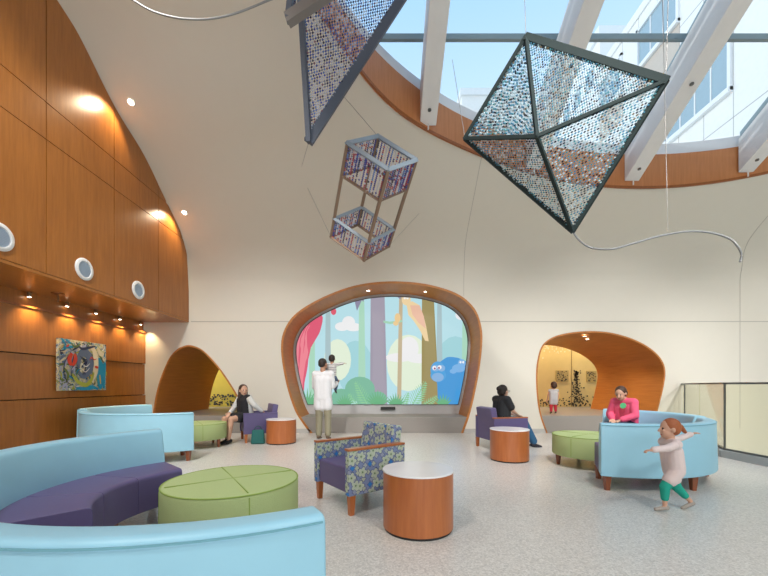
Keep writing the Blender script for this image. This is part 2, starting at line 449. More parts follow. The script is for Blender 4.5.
PIC = nb(); PMATS = []
def spolys(name, plist, col, layer, smooth=0):
    col = tuple(int(c+(t-c)*.16) for c, t in zip(col, (222, 232, 232)))
    m = emis('scr_%d_%d_%d' % col, srgb(*col), ES)
    if m not in PMATS: PMATS.append(m)
    mi = PMATS.index(m)
    for pts in plist:
        P = [at(270+x/3.339, 270+y/3.339, YS) for x, y in pts]
        P = [Vector((p.x, .05-layer*.004, p.z-.6)) for p in P]
        if smooth: P = catmull(P, smooth, True)
        f, g = prism(PIC, P, (0, .002, 0), mi); bmesh.ops.triangulate(PIC, faces=[f, g])
def spoly(name, pts, col, layer, smooth=0): spolys(name, [pts], col, layer, smooth)
def ellp(cx, cy, rx, ry, n=20, a0=0): return [(cx+rx*math.cos(2*PI*k/n+a0), cy+ry*math.sin(2*PI*k/n+a0)) for k in range(n)]
spoly('sky_picture', [(40,40),(710,40),(710,480),(40,480)], (176,222,232), 0)
spolys('pale_hill', [ellp(285,330,60,95), ellp(620,330,70,110)], (150,208,216), 1)
spolys('sunlit_hill', [ellp(225,300,45,70), ellp(462,310,72,95)], (226,240,212), 2)
spolys('cloud', [ellp(262,175,22,22), ellp(240,188,24,15), ellp(278,190,28,14), ellp(465,262,32,40), ellp(430,292,45,15), ellp(500,295,45,16), ellp(640,150,20,16)], (240,238,240), 3)
spolys('far_trunk', [[(133,60),(148,60),(150,450),(128,450)], [(297,60),(314,60),(320,450),(294,450)], [(645,60),(660,60),(664,450),(640,450)]], (160,212,182), 4)
spolys('grey_trunk', [[(186,60),(200,60),(204,450),(182,450)], [(560,60),(573,60),(578,450),(554,450)]], (158,186,192), 5)
spoly('purple_trunk', [(336,60),(382,60),(378,200),(380,330),(392,460),(334,460),(344,330),(343,200)], (152,142,160), 6)
spoly('olive_trunk', [(508,60),(546,60),(549,200),(556,330),(566,460),(506,460),(516,330),(514,200)], (146,128,70), 6)
spoly('thin_trunk', [(432,60),(444,60),(440,200),(440,330),(438,460),(424,460),(430,330),(430,200)], (190,168,130), 6)
spoly('branch', [(378,168),(400,172),(440,166),(442,173),(402,180),(380,176)], (150,205,170), 7)
spolys('leaf_tuft', [[(278,70),(320,70),(312,105),(302,98),(290,136),(284,110)], [(400,60),(440,60),(436,98),(424,88)]], (126,120,150), 7)
spoly('pink_curtain_plant', [(40,150),(110,175),(172,150),(168,200),(150,235),(132,270),(124,330),(112,390),(104,460),(40,460)], (222,66,98), 8, smooth=4)
spolys('curtain_veins', [[(90+q*13+8*math.sin(k*1.1+q)-k*3.0+t, 185+k*22) for k, t in [(k, 0) for k in range(12)]+[(k, 3) for k in range(11, -1, -1)]] for q in range(4)], (240,120,135), 9)
spolys('red_flower', [ellp(212,138,9,12), ellp(198,132,7,5)], (222,66,90), 9)
spolys('round_bush', [ellp(300,398,50,42), ellp(238,430,34,34), ellp(360,430,30,24), ellp(330,440,40,30)], (104,176,142), 10)
def blades(cx, cy, n, l, spread, w, rnd=0):
    out = []
    for k in range(n):
        a = -PI/2+(k/(n-1)-.5)*spread; L = l*(1-.25*abs(k/(n-1)-.5))
        dx, dy = math.cos(a), math.sin(a); px, py = -dy*w, dx*w
        out.append([(cx-px, cy-py), (cx+dx*L*.5-px*.9, cy+dy*L*.5-py*.9), (cx+dx*L, cy+dy*L+abs(dx)*L*.15), (cx+dx*L*.5+px*.9, cy+dy*L*.5+py*.9), (cx+px, cy+py)])
    return out
def frond(x0, y0, x1, y1, n, l):
    out = [[(x0-2, y0), (x0+2, y0), (x1+1, y1), (x1-1, y1)]]; dx, dy = x1-x0, y1-y0; L = math.hypot(dx, dy); ux, uy = dx/L, dy/L
    for k in range(1, n):
        t = k/n; bx, by = x0+dx*t, y0+dy*t; ll = l*(1-t)**.6*min(1, t*3+.3)
        for s in (-1, 1):
            vx, vy = ux*.55-s*uy*.83, uy*.55+s*ux*.83
            out.append([(bx-ux*3, by-uy*3), (bx+vx*ll*.5, by+vy*ll*.5-3), (bx+vx*ll, by+vy*ll), (bx+vx*ll*.5, by+vy*ll*.5+3), (bx+ux*2, by+uy*2)])
    return out
spolys('fern_frond', frond(330,460,285,372,11,34)+frond(470,460,520,372,12,42)+frond(505,455,560,420,9,30)+frond(300,460,262,412,8,26)+frond(440,460,462,408,8,24), (128,198,140), 12)
spolys('grass_blade', blades(125,462,9,70,1.6,4)+blades(360,462,11,66,1.7,4)+blades(420,462,9,55,1.6,4)+blades(578,462,7,52,1.4,4)+blades(250,462,9,50,1.6,4)+blades(160,462,7,60,1.3,4), (88,168,112), 14)
# orange bird
spolys('orange_bird', [[(455,112),(475,104),(500,118),(512,150),(522,190),(530,238),(518,236),(500,200),(480,170),(462,150)], ellp(455,100,15,18)], (240,206,150), 12)
spolys('bird_wing', [[(468,118),(500,118),(514,156),(520,196),(496,176),(476,150)]], (236,180,150), 13)
spolys('small_bird', [ellp(426,160,10,16), ellp(420,178,9,8)], (238,196,130), 12)
spolys('bird_eye', [ellp(450,94,4,4,10), ellp(459,94,4,4,10)], (245,245,240), 14)
# blue ape with its baby
spoly('blue_ape', [(552,352),(556,320),(580,298),(600,290),(640,298),(672,330),(672,462),(648,462),(640,420),(625,395),(618,420),(624,462),(592,462),(590,430),(578,462),(562,462),(562,400)], (44,140,214), 11, smooth=3)
spolys('ape_head', [ellp(560,335,24,30), ellp(562,352,26,22)], (60,152,220), 12)
spolys('ape_face', [ellp(560,358,20,15), ellp(553,328,13,11), ellp(572,328,13,11)], (120,170,222), 13)
spolys('ape_eye', [ellp(549,327,7,7,12), ellp(566,325,7,7,12)], (248,246,250), 14)
spolys('ape_pupil', [ellp(550,329,3.4,3.4,10), ellp(564,327,3.4,3.4,10)], (130,40,90), 15)
spolys('baby_ape', [ellp(640,312,13,15), ellp(630,328,22,14), ellp(612,338,12,8)], (110,172,230), 13)
spolys('baby_eye', [ellp(636,308,3.5,4,10), ellp(645,308,3.5,4,10)], (248,246,250), 14)
scrn = obj('picture_screen', PIC, PMATS, loc=(0, YS, .6)); tag(scrn, 'large glowing screen showing a jungle cartoon inside the middle wooden portal', 'screen')
# small black control box under screen
bm = nb(); p = at(388, 408, YS-.04); box(bm, (p.x-.19, YS-.10, p.z-.04), (p.x+.19, YS-.021, p.z+.03))
tag(obj('sensor_bar', bm, BLACK, bevel=.008), 'slim black sensor bar mounted on the grey strip below the picture screen', 'sensor')

# ------------------------------------------------------------------ golden rooms behind the side portals
def alcove(side, xa, xb, m):
    bm = nb(); y0, y1 = 11.0, 12.0
    box(bm, (xa, y1, 0), (xb, y1+.1, 3.6)); box(bm, (xa-.1, y0, 0), (xa, y1+.1, 3.6)); box(bm, (xb, y0, 0), (xb+.1, y1+.1, 3.6))
    w_ = struct('wall_alcove_'+side, bm, m)
    bm = nb(); box(bm, (xa-.1, y0-.02, 3.6), (xb+.1, y1+.1, 3.7)); struct('ceiling_alcove_'+side, bm, m)
    bm = nb(); box(bm, (xa, y0-.03, .25), (xb, y1, .395)); struct('floor_alcove_'+side, bm, STONE)
    return w_
AR = alcove('right', 3.2, 8.6, GOLD); AL = alcove('left', -8.2, -2.8, YELL)
def dots(bm, pts, r, y, n=7):
    for x, z, k in pts:
        c = [bm.verts.new((x+r*k*math.cos(2*PI*i/n), y, z+r*k*math.sin(2*PI*i/n))) for i in range(n)]
        d = [bm.verts.new(v.co+Vector((0, .012, 0))) for v in c]
        bm.faces.new(c); bm.faces.new(d[::-1])
        for i in range(n): bm.faces.new((c[i], d[i], d[(i+1) % n], c[(i+1) % n]))
MOS = mat('dark_mosaic', (.05, .035, .02), .4)
YA = 11.985
bm = nb(); P = []
for k in range(170): P.append((random.uniform(3.4, 7.2), .42+abs(random.gauss(0, .12)), random.uniform(.6, 1.5)))
dots(bm, P, .02, YA)
obj('mosaic_frieze', bm, MOS, AR)
bm = nb(); P = []
p0 = at(576, 395, 12)
for k in range(150):
    t = random.random(); z = .45+t*1.15; w = .12+.10*math.sin(t*6)+.05
    P.append((p0.x+random.gauss(0, w*.55), z, random.uniform(.7, 1.4)))
dots(bm, P, .022, YA-.003)
obj('mosaic_figure', bm, MOS, AR)
for (xa, xb, ya, yb, lab) in ((555.5, 568, 370.5, 382, 'left of the tall pebble figure'), (586, 596, 371, 382, 'right of the tall pebble figure')):
    a = at(xa, ya, 12); b = at(xb, yb, 12); bm = nb(); box(bm, (a.x, YA-.02, b.z), (b.x, YA+.01, a.z))
    t = obj('relief_tile', bm, mat('relief_tile', (.50, .36, .13), .5)); tag(t, 'square brown relief panel on the golden wall, '+lab, 'wall panel', 'relief panels on the golden wall')
    bm = nb(); P = [(random.uniform(a.x+.03, b.x-.03), random.uniform(b.z+.03, a.z-.03), random.uniform(.5, 1.1)) for k in range(40)]
    dots(bm, P, .02, YA-.026); obj('pebble_pattern', bm, MOS, t)['kind'] = 'stuff'
bm = nb(); P = []
for k in range(380): P.append((random.uniform(4.2, 7.2), 2.62-abs(random.gauss(0, .17)), random.uniform(.5, 1.3)))
dots(bm, P, .022, YA-.001)
obj('mosaic_canopy', bm, mat('pale_mosaic', (.85, .72, .45), .3), AR)
bm = nb(); xj = at(571.3, 380, 12).x; box(bm, (xj-.008, YA-.004, .4), (xj+.008, YA+.012, 3.5)); struct('trim_11', bm, mat('gold_joint', (.35, .22, .07), .6))
bm = nb(); P = []
for k in range(240): P.append((random.uniform(-7.4, -4.2), .40+random.uniform(.04, .40), random.uniform(.7, 1.7)))
dots(bm, P, .022, YA-.002)
obj('mosaic_frieze', bm, MOS, AL)

# ------------------------------------------------------------------ floor, other walls, baseboards
bm = nb()
edge = [(XL, YB), (5.30, YB), (5.30, 5.62), (7.0, D+.35), (XL, D+.35)]
f, g = prism(bm, [(x, y, 0) for x, y in edge], (0, 0, -.3)); struct('floor', bm, TERR)
bm = nb(); box(bm, (5.3, YB, -4.2), (XR, D, -4.0)); struct('floor_lower', bm, TERR)
bm = nb(); box(bm, (XR, YB, -4.2), (XR+.15, D+.2, 9)); struct('wall_right', bm, WALL)
# rear wall (behind the viewer): unseen windows added for fill light
bm = nb(); box(bm, (XL-.1, YB-.15, 5.6), (XR+.1, YB, 7.6)); box(bm, (XL-.1, YB-.15, -4.2), (XR+.1, YB, 0.4))
box(bm, (XL-.1, YB-.15, .4), (XL+.7, YB, 5.6)); box(bm, (XR-.7, YB-.15, .4), (XR+.1, YB, 5.6)); struct('wall_rear', bm, WALL)
wf = nb()
for i in range(9): box(wf, (XL+.7+i*(XR-XL-1.4)/8-.03, YB-.1, .4), (XL+.7+i*(XR-XL-1.4)/8+.03, YB, 5.6))
box(wf, (XL+.7, YB-.1, 2.9), (XR-.7, YB, 2.98)); w2 = struct('added_window_2', wf, GREYM)
bm = nb()
for xa, xb in ((-5.55, O_LF[0][0]-.03), (O_LF[-1][0]+.03, O_MID[0][0]-.04), (O_MID[-1][0]+.04, O_RT[0][0]-.03), (O_RT[-1][0]+.03, 6.95)):
    box(bm, (xa, D-.012, 0), (xb, D+.01, .10))
struct('baseboard_back', bm, BASEB)

# ------------------------------------------------------------------ wood wall on the left
def ztop(y): return min(prof(min(y, D-.03)) if y < D-.03 else 3.3, 7.35)
bm = nb()
def cell(bm, X, y0, y1, z0, z1, th, gapw=.006):
    y0 += gapw; y1 -= gapw; z0 += gapw; z1 -= gapw
    ys = [y0+(y1-y0)*k/14 for k in range(15)]; run = []
    top = [min(z1, ztop(y)-.004) for y in ys]
    seg = [(y, t) for y, t in zip(ys, top) if t > z0+.01]
    if len(seg) < 2: return
    pts = [(X, seg[0][0], z0), (X, seg[-1][0], z0)]+[(X, y, t) for y, t in seg[::-1]]
    prism(bm, pts, (th, 0, 0))
ylines = [-6, -4.8, -3.6, -2.4, -1.18, .02, 1.24, 2.44, 3.64, 4.85, 6.07, 7.27, D-.003]
for a, b in zip(ylines, ylines[1:]):
    for z0, z1 in ((2.62, 4.43), (4.43, 4.93), (4.93, 7.4)): cell(bm, XU, a, b, z0, z1, -.02)
struct('wall_left_upper', bm, WOOD)
bm = nb(); ys = [YB+(D-.003-YB)*k/90 for k in range(91)]
prism(bm, [(XU-.021, ys[0], 2.6), (XU-.021, ys[-1], 2.6)]+[(XU-.021, y, ztop(y)-.003) for y in ys[::-1]], (-.05, 0, 0))
struct('wall_left_core', bm, DARK)
bm = nb(); box(bm, (XL-.05, YB, 2.58), (XU, D-.003, 2.618)); struct('ceiling_soffit', bm, wood('soffit_wood', (.33, .12, .022), (.46, .18, .036), (7, .6, 7)))
bm = nb(); X = XL
for z0, z1, pr in ((.10, .885, .02), (.90, 1.60, .0), (1.615, 2.34, .02)):
    box(bm, (X-.08, YB, z0), (X+pr, D-.003, z1))
box(bm, (X-.08, YB, 2.36), (X-.03, D-.003, 2.58)); box(bm, (X-.08, YB, 0), (X+.0, D-.003, .1))
o = struct('wall_left', bm, WOOD)
bm = nb(); box(bm, (X-.1, YB, 0), (X-.05, D, 2.6)); box(bm, (X-.1, YB, 2.6), (X-.05, D, 7.5)); struct('wall_left_backing', bm, DARK)
bm = nb(); box(bm, (X-.03, YB, 2.325), (X+.045, D-.003, 2.36)); struct('trim_12', bm, WOODD)

# round vents
vents = []
for Y, lab in ((6.66, 'small round white air vent farthest along the upper wood wall'), (5.46, 'round white air vent in the middle of the three on the upper wood wall'), (4.26, 'round white air vent cut by the left edge of the photo')):
    t = thing('air_vent', lab, 'air vent', (XU+.001, Y, 2.875), 0, 'round air vents in the upper wood wall')
    bm = nb(); lathe(bm, [(.115, 0), (.165, 0), (.165, .012), (.15, .022), (.12, .022), (.115, .008), (.115, 0)], 40, axis='x'); obj('rim', bm, VENTW, t, smooth=False, auto=40)
    bm = nb(); lathe(bm, [(0, 0), (.116, 0), (.116, .003), (0, .003)], 40, axis='x')
    for k in range(-5, 6):
        z = k*.02; hw = math.sqrt(.113**2-z*z); M = Matrix.Translation((.009, 0, z)) @ Matrix.Rotation(.6, 4, 'Y')
        box(bm, (-.006, -hw, -.0025), (.006, hw, .0025), M)
    obj('grille', bm, VENTB, t)
# painting
t = thing('canvas_painting', 'square colourful abstract canvas painting hung on the wood wall', 'painting', (XL+.022, 6.62, 1.02))
bm = nb(); box(bm, (.0, -.52, 0), (.045, .52, .90)); obj('canvas', bm, PAINT, t)
pm = lambda n, c: mat('paint_'+n, c, .45)
ART = nb(); pal = [pm('teal', (.01, .30, .52)), pm('navy', (.02, .03, .09)), pm('cream', (.80, .72, .52)), pm('lilac', (.46, .48, .66)), pm('lime', (.46, .50, .07)), pm('red', (.66, .05, .02)), pm('ochre', (.72, .45, .05)), pm('white', (.82, .82, .80)), pm('olive', (.14, .20, .05)), pm('slate', (.12, .17, .28))]
LAY = [0]
def ribbon(pts, w, mi):
    LAY[0] += 1; x = .0455+LAY[0]*.00012
    P = catmull([(0, y, z) for y, z in pts], 5); L_, R_ = [], []; n = len(P)
    for i, p in enumerate(P):
        d = (P[min(i+1, n-1)]-P[max(i-1, 0)]).normalized(); q = Vector((0, -d.z, d.y)); ww = w*.5*(.25+.75*math.sin(PI*(i+.6)/(n+.2)))
        for A, sg in ((L_, 1), (R_, -1)):
            v = p+q*ww*sg; A.append(ART.verts.new((x, max(-.515, min(.515, v.y)), max(.004, min(.896, v.z)))))
    for i in range(n-1): ART.faces.new((L_[i], L_[i+1], R_[i+1], R_[i])).material_index = mi
ra = random.Random(5)
for k in range(150):
    y, z = ra.uniform(-.5, .5), ra.uniform(.02, .88); a = ra.uniform(0, 2*PI); c = ra.uniform(-1.5, 1.5); l = ra.uniform(.05, .16); pts = []
    for j in range(4): pts.append((y, z)); y += math.cos(a)*l*.6; z += math.sin(a)*l*.6; a += c*.5
    bias = (2, 2, 6, 4, 2, 7, 2, 8, 1, 0) if y > -.1 and z < .6 else (3, 7, 0, 9, 2, 3, 8, 1, 4, 0)
    ribbon(pts, ra.uniform(.015, .05), ra.choice(bias))
ribbon([(.36, .02), (.34, .25), (.38, .42), (.30, .62)], .17, 0); ribbon([(.44, .03), (.43, .3), (.47, .55)], .11, 0)
ribbon([(-.2, .05), (-.02, .03), (.15, .06), (.3, .02)], .08, 0); ribbon([(.34, .3), (.36, .12)], .03, 6)
ribbon([(.10, .84), (.22, .72), (.24, .52), (.22, .30), (.08, .14)], .13, 2); ribbon([(.28, .82), (.36, .7), (.44, .72)], .09, 2)
ribbon([(-.28, .30), (-.16, .16), (.02, .10), (.14, .2), (.2, .34)], .08, 4); ribbon([(-.4, .14), (-.36, .28), (-.44, .4)], .05, 8)
ribbon([(-.14, .34), (-.04, .26), (.08, .36), (.12, .52), (.06, .66), (-.06, .68), (-.14, .56), (-.14, .40)], .16, 9)
for dx in (0, .03, .06): ribbon([(-.12+dx, .62-dx), (-.02+dx, .56), (0, .40), (-.06+dx, .28)], .022, 1)
ribbon([(-.10, .5), (.02, .44), (.10, .50)], .02, 7); ribbon([(-.10, .42), (.0, .34), (.10, .42)], .016, 7)
ribbon([(-.40, .80), (-.30, .70), (-.42, .5), (-.44, .3), (-.36, .14), (-.24, .1)], .018, 1); ribbon([(-.22, .72), (-.2, .5), (-.3, .36), (-.24, .14)], .016, 1)
ribbon([(-.2, .86), (-.08, .76), (.1, .80), (.24, .84)], .05, 1); ribbon([(-.3, .84), (-.22, .78), (-.1, .84)], .04, 8)
ribbon([(-.30, .44), (-.335, .55), (-.28, .66)], .09, 5); ribbon([(-.23, .66), (-.215, .55), (-.27, .44)], .09, 5); ribbon([(-.28, .48), (-.265, .55), (-.25, .62)], .02, 1)
ribbon([(.10, .56), (.14, .62), (.20, .58), (.26, .60)], .022, 5); ribbon([(.22, .45), (.30, .43)], .05, 5); ribbon([(-.40, .76), (-.34, .80)], .03, 5)
obj('brushwork', ART, pal, t)

# ------------------------------------------------------------------ lights: fixtures
def spot(name, loc, energy, direction, size=1.4, col=(1, .80, .55), blend=.6, rad=.04):
    l = bpy.data.lights.new(name, 'SPOT'); l.energy = energy; l.spot_size = size; l.spot_blend = blend; l.color = col; l.shadow_soft_size = rad
    o = bpy.data.objects.new(name, l); link(o); o.location = loc
    o.rotation_euler = Vector(direction).to_track_quat('-Z', 'Y').to_euler(); return o
def downlight(label, p, n, r, group, energy, dirn, size=1.5, parts=True):
    n = Vector(n).normalized(); q = n.to_track_quat('Z', 'Y').to_matrix().to_4x4()
    t = thing('recessed_light', label, 'ceiling light', p, 0, group)
    bm = nb(); lathe(bm, [(r*.8, 0), (r*1.15, 0), (r*1.15, .008), (r*.85, .01), (r*.8, 0)], 24); bm.transform(q); obj('rim', bm, VENTW, t)
    bm = nb(); lathe(bm, [(0, .001), (r*.8, .001), (r*.8, .004), (0, .004)], 24); bm.transform(q); obj('lamp', bm, LAMP, t)
    if energy: spot('lamp_or_fill_beam', Vector(p)+n*.05, energy, dirn, size)
for (x, y, lab) in ((131, 102, 'upper small bright round downlight in the curved ceiling above the wood wall'), (184.5, 212.5, 'lower small bright round downlight in the curved ceiling above the wood wall')):
    best = min((abs(H+(385-y)/F*Y-prof(Y)), Y) for Y in [4+.005*k for k in range(870)])[1]
    p = at(x, y, best); dy = (prof(best-.05)-prof(best+.05))/.1; n = Vector((0, -dy, -1)).normalized()
    downlight(lab, p+n*.003, n, .055, 'downlights in the curved ceiling', 48, (-.45, -.25, -1), 1.9)
for x, lab in ((368.3, 'left small round light in the top of the middle portal'), (425.8, 'right small round light in the top of the middle portal')):
    Y = 8.85; X = (x-384)/F*Y; z = max(q[1] for q in O_MID if abs(q[0]-X) < .12)
    downlight(lab, (X, Y, z-.03), (0, 0, -1), .05, 'lights in the middle portal', 22, (0, 0, -1), 2.2)
for X, Y, lab in ((5.25, 9.3, 'rear small round light in the top of the right portal tunnel'), (4.9, 8.8, 'front small round light in the top of the right portal tunnel')):
    z = max(q[1] for q in O_RT if abs(q[0]-X) < .2)
    downlight(lab, (X, Y, z-.04), (0, 0, -1), .05, 'lights in the right portal', 40, (0, 0.1, -1), 2.4)
def plight(loc, e, col, r=.15):
    l = bpy.data.lights.new('room_fill', 'POINT'); l.energy = e; l.color = col; l.shadow_soft_size = r; o = bpy.data.objects.new('room_fill', l); link(o); o.location = loc
plight((4.6, 11.4, 3.1), 75, (1, .85, .6)); plight((6.6, 11.4, 3.1), 50, (1, .85, .6)); plight((-6.0, 11.4, 3.1), 110, (1, .9, .6))  # unseen point lights, no fixtures; left one raised to brighten its tunnel lining
for i, (x, lab) in enumerate(((28, 'first from the left'), (66, 'second from the left'), (95, 'third from the left'), (119, 'fourth from the left'), (140, 'fifth from the left'))):
    Y = 5.58*F/(384-x); nm = 'small accent spotlight above the painting wall, '+lab
    t = thing('wall_spotlight', nm, 'spotlight', (XL+.02, Y, 2.50), 0, 'accent spotlights above the painting wall')
    bm = nb(); tube(bm, [(0, 0, .075), (0, 0, .0)], .028, 14); obj('housing', bm, BRONZE, t)
    bm = nb(); lathe(bm, [(0, -.004), (.022, -.004), (.022, 0), (0, 0)], 14); obj('lamp', bm, LAMP, t)
    spot('accent_beam', (XL+.16, Y, 2.47), 30, (-.12, 0, -1), 1.9, (1, .74, .42), .9, .02)
t = thing('sprinkler_fixture', 'small bronze ceiling fitting with a short stem under the wood soffit', 'ceiling fitting', (-5.19, 5.73, 2.58))
bm = nb(); lathe(bm, [(0, 0), (.085, 0), (.085, -.012), (.03, -.03), (0, -.03)], 24); obj('canopy', bm, BRONZE, t, auto=40)
bm = nb(); tube(bm, [(0, 0, -.025), (0, 0, -.14)], .014, 10); obj('stem', bm, BRONZE, t)

# ------------------------------------------------------------------ skylight
def oval_ring(bm, g0, g1, zlo, zhi):
    rows = []
    for g, top in ((g0, 0), (g0, 1), (g1, 1), (g1, 0)):
        rows.append([bm.verts.new((*ell(2*PI*k/NE, g), (zhi if top else zlo)(ell(2*PI*k/NE, 0)[1]))) for k in range(NE)])
    for a in range(4):
        A, B = rows[a], rows[(a+1) % 4]
        for k in range(NE): bm.faces.new((A[k], A[(k+1) % NE], B[(k+1) % NE], B[k]))
bm = nb(); oval_ring(bm, -.02, .03, lambda Y: prof(Y)-.025, lambda Y: roofz(Y)-.22); struct('trim_13', bm, WOODF, smooth=False, auto=40)
bm = nb(); oval_ring(bm, -.03, -.0, lambda Y: prof(Y)-.045, lambda Y: prof(Y)-.0); struct('trim_14', bm, WOODD)
bm = nb(); oval_ring(bm, .03, .14, lambda Y: roofz(Y)-.6, lambda Y: roofz(Y)+.02); struct('trim_15', bm, WHITE)
def roof_bar(bm, X, Y0, Y1, w, zoff0, zoff1):
    vs = []
    for Y in (Y0, Y1):
        for x, zo in ((X-w/2, zoff0), (X+w/2, zoff0), (X+w/2, zoff1), (X-w/2, zoff1)): vs.append(bm.verts.new((x, Y, roofz(Y)+zo)))
    for f in ((0,3,2,1),(4,5,6,7),(0,1,5,4),(1,2,6,5),(2,3,7,6),(3,0,4,7)): bm.faces.new([vs[i] for i in f])
def eY(X, s=1):
    q = 1-((X-EC[0])/EA)**2
    return EC[1]+s*EB*math.sqrt(max(q, 0))
BM = mat('beam_paint', (.80, .79, .77), .5)
labs = ['white sloping roof beam at the left of the skylight, above the hanging cage', 'white sloping roof beam crossing behind the top of the big kite', 'widest looking white roof beam, ending just right of the big kite', 'white roof beam end at the right edge of the photo']
for i, X in enumerate((.78, 2.93, 5.0, 7.15, 9.3)):
    bm = nb(); roof_bar(bm, X, eY(X, -1), eY(X, 1)-.03, .29, -.78, -.12)
    if i < 4: t = tag(obj('roof_beam', bm, BM, bevel=.008), labs[i], 'beam', 'sloping beams of the skylight')
    else: t = struct('trim_16', bm, BM)
    bm = nb()
    for k in range(4):
        Y = eY(X, 1)-.25-k*1.2; z = roofz(Y)-.79
        lathe(bm, [(0, -.012), (.03, -.012), (.03, .012), (0, .012)], 10, (X, Y, z))
    if i < 4: obj('bolt', bm, STEEL, t)
    if i < 4:
        bm = nb(); Y = eY(X, 1)-.06; z = roofz(Y)-.80; tube(bm, [(X, Y-.02, z), (X, Y-.02, z-.10)], .012, 8); obj('bracket', bm, BM, t)
bm = nb()
for X in (.78, 2.93, 5.0, 7.15, 9.3): roof_bar(bm, X, eY(X, -1), eY(X, 1)+.05, .07, -.03, .12)
for Y in (5.9, 4.4, 2.9, 1.5):
    q = math.sqrt(max(0, 1-((Y-EC[1])/EB)**2))*EA; z = roofz(Y)
    bar(bm, (EC[0]-q, Y, z+.04), (EC[0]+q, Y, z+.04), .06, .09)
win = struct('window_1', bm, GREYM)
bm = nb(); vs = [bm.verts.new((*ell(2*PI*k/NE, .03), roofz(ell(2*PI*k/NE)[1])+.05)) for k in range(NE)]; bm.faces.new(vs)
struct('window_1_glass', bm, GLASSK, win)

# ------------------------------------------------------------------ buildings outside
FAC = mat('white_facade', (.80, .80, .79), .8); WIN = mat('window_blue', (.32, .43, .50), .15, .0); SPAN = mat('spandrel', (.55, .48, .42), .8)
b = thing('hospital_building', 'tall white building with windows seen through the right side of the skylight', 'building', (12, 9, -4))
bm = nb(); box(bm, (0, -3, 0), (8, 11.4, 22.6)); obj('wall', bm, FAC, b)
bm = nb(); box(bm, (-.08, -3, 22.4), (8, 11.5, 22.8)); obj('parapet', bm, FAC, b)
bm = nb()
for k in range(12): box(bm, (-.006, -2.4+k*1.15, 4), (.004, -2.38+k*1.15, 22.5))
for z in (14.3, 17.9, 19.6): box(bm, (-.006, -3, z), (.004, 11.4, z+.03))
obj('panel_joint', bm, mat('facade_joint', (.45, .45, .45), .8), b)
for z0, z1, rng in ((15.4, 17.4, ((3.5, 6.9), (8.6, 10.8))), (20.0, 21.7, ((-1.5, 2.6), (5.7, 7.9), (9.2, 10.9))), (10.6, 13, ((-1, 4), (5, 9)))):
    for ya, yb in rng:
        bm = nb()
        box(bm, (-.10, ya-.12, z0-.12), (.02, ya, z1+.12)); box(bm, (-.10, yb, z0-.12), (.02, yb+.12, z1+.12))
        box(bm, (-.16, ya-.12, z0-.18), (.02, yb+.12, z0)); box(bm, (-.10, ya-.12, z1), (.02, yb+.12, z1+.12))
        n = max(2, round((yb-ya)/.75))
        for k in range(1, n): box(bm, (-.05, ya+(yb-ya)*k/n-.025, z0), (.02, ya+(yb-ya)*k/n+.025, z1))
        w = obj('window', bm, WHITE, b)
        bm = nb(); box(bm, (-.02, ya, z0), (.01, yb, z1)); obj('pane', bm, WIN, w)
        if z0 == 20.0:
            bm = nb(); box(bm, (-.03, ya-.1, z0-1.5), (.01, yb+.1, z0-.2)); obj('spandrel', bm, SPAN, b)
b2 = thing('distant_building', 'pale flat-roofed block far beyond, left of the tall white building', 'building', (16.2, 27, -4))
bm = nb(); box(bm, (0, 0, 0), (9, 8, 31.7)); obj('wall', bm, FAC, b2)
bm = nb(); box(bm, (-.2, -.2, 31.2), (9, 8, 31.9)); obj('parapet', bm, WHITE, b2)
for k in range(4):
    bm = nb(); box(bm, (-.02, .8+k*1.8, 28.4), (.01, 1.9+k*1.8, 29.8)); obj('window', bm, WIN, b2)
    bm = nb(); box(bm, (.8+k*1.8, -.02, 28.4), (1.9+k*1.8, .01, 29.8)); obj('window', bm, WIN, b2)
b3 = thing('low_building', 'low pale roof just visible beyond the skylight rim, left of the big kite', 'building', (4.75, 22, -4))
bm = nb(); box(bm, (0, 0, 0), (4.5, 4, 22.8)); obj('wall', bm, FAC, b3)
bm = nb(); box(bm, (-.1, -.1, 22.8), (4.6, 4, 23.2)); obj('parapet', bm, WHITE, b3)

# ------------------------------------------------------------------ furniture
def sweep(bm, prof_, a0, a1, n=28, c=(0, 0)):
    rings = []
    for k in range(n+1):
        a = a0+(a1-a0)*k/n
        rings.append([bm.verts.new((c[0]+r*math.cos(a), c[1]+r*math.sin(a), z)) for r, z in prof_])
    m = len(prof_)
    for A, B in zip(rings, rings[1:]):
        for i in range(m): bm.faces.new((A[i], A[(i+1) % m], B[(i+1) % m], B[i]))
    bm.faces.new(rings[0]); bm.faces.new(rings[-1][::-1])
def roundpoly(P, r, n=4):
    out = []; L = len(P)
    for i in range(L):
        p = Vector((*P[i], 0)); a = Vector((*P[i-1], 0)); b = Vector((*P[(i+1) % L], 0))
        rr = r[i] if isinstance(r, (list, tuple)) else r
        da, db = (a-p).normalized(), (b-p).normalized()
        if rr <= 0: out.append((p.x, p.y)); continue
        s, e = p+da*rr, p+db*rr
        for k in range(n+1):
            t = k/n; q = s*(1-t)**2+p*2*t*(1-t)+e*t*t; out.append((q.x, q.y))
    return out
def taper_leg(parent, x, y, h=.155, r0=.032, r1=.02, name='leg', m=None):
    bm = nb(); rows = []
    v = [bm.verts.new((x+i*r, y+j*r, z)) for z, r in ((0, r1), (h, r0)) for i, j in ((-1,-1),(1,-1),(1,1),(-1,1))]
    for f in ((0,3,2,1),(4,5,6,7),(0,1,5,4),(1,2,6,5),(2,3,7,6),(3,0,4,7)): bm.faces.new([v[i] for i in f])
    return obj(name, bm, m or LEGW, parent)
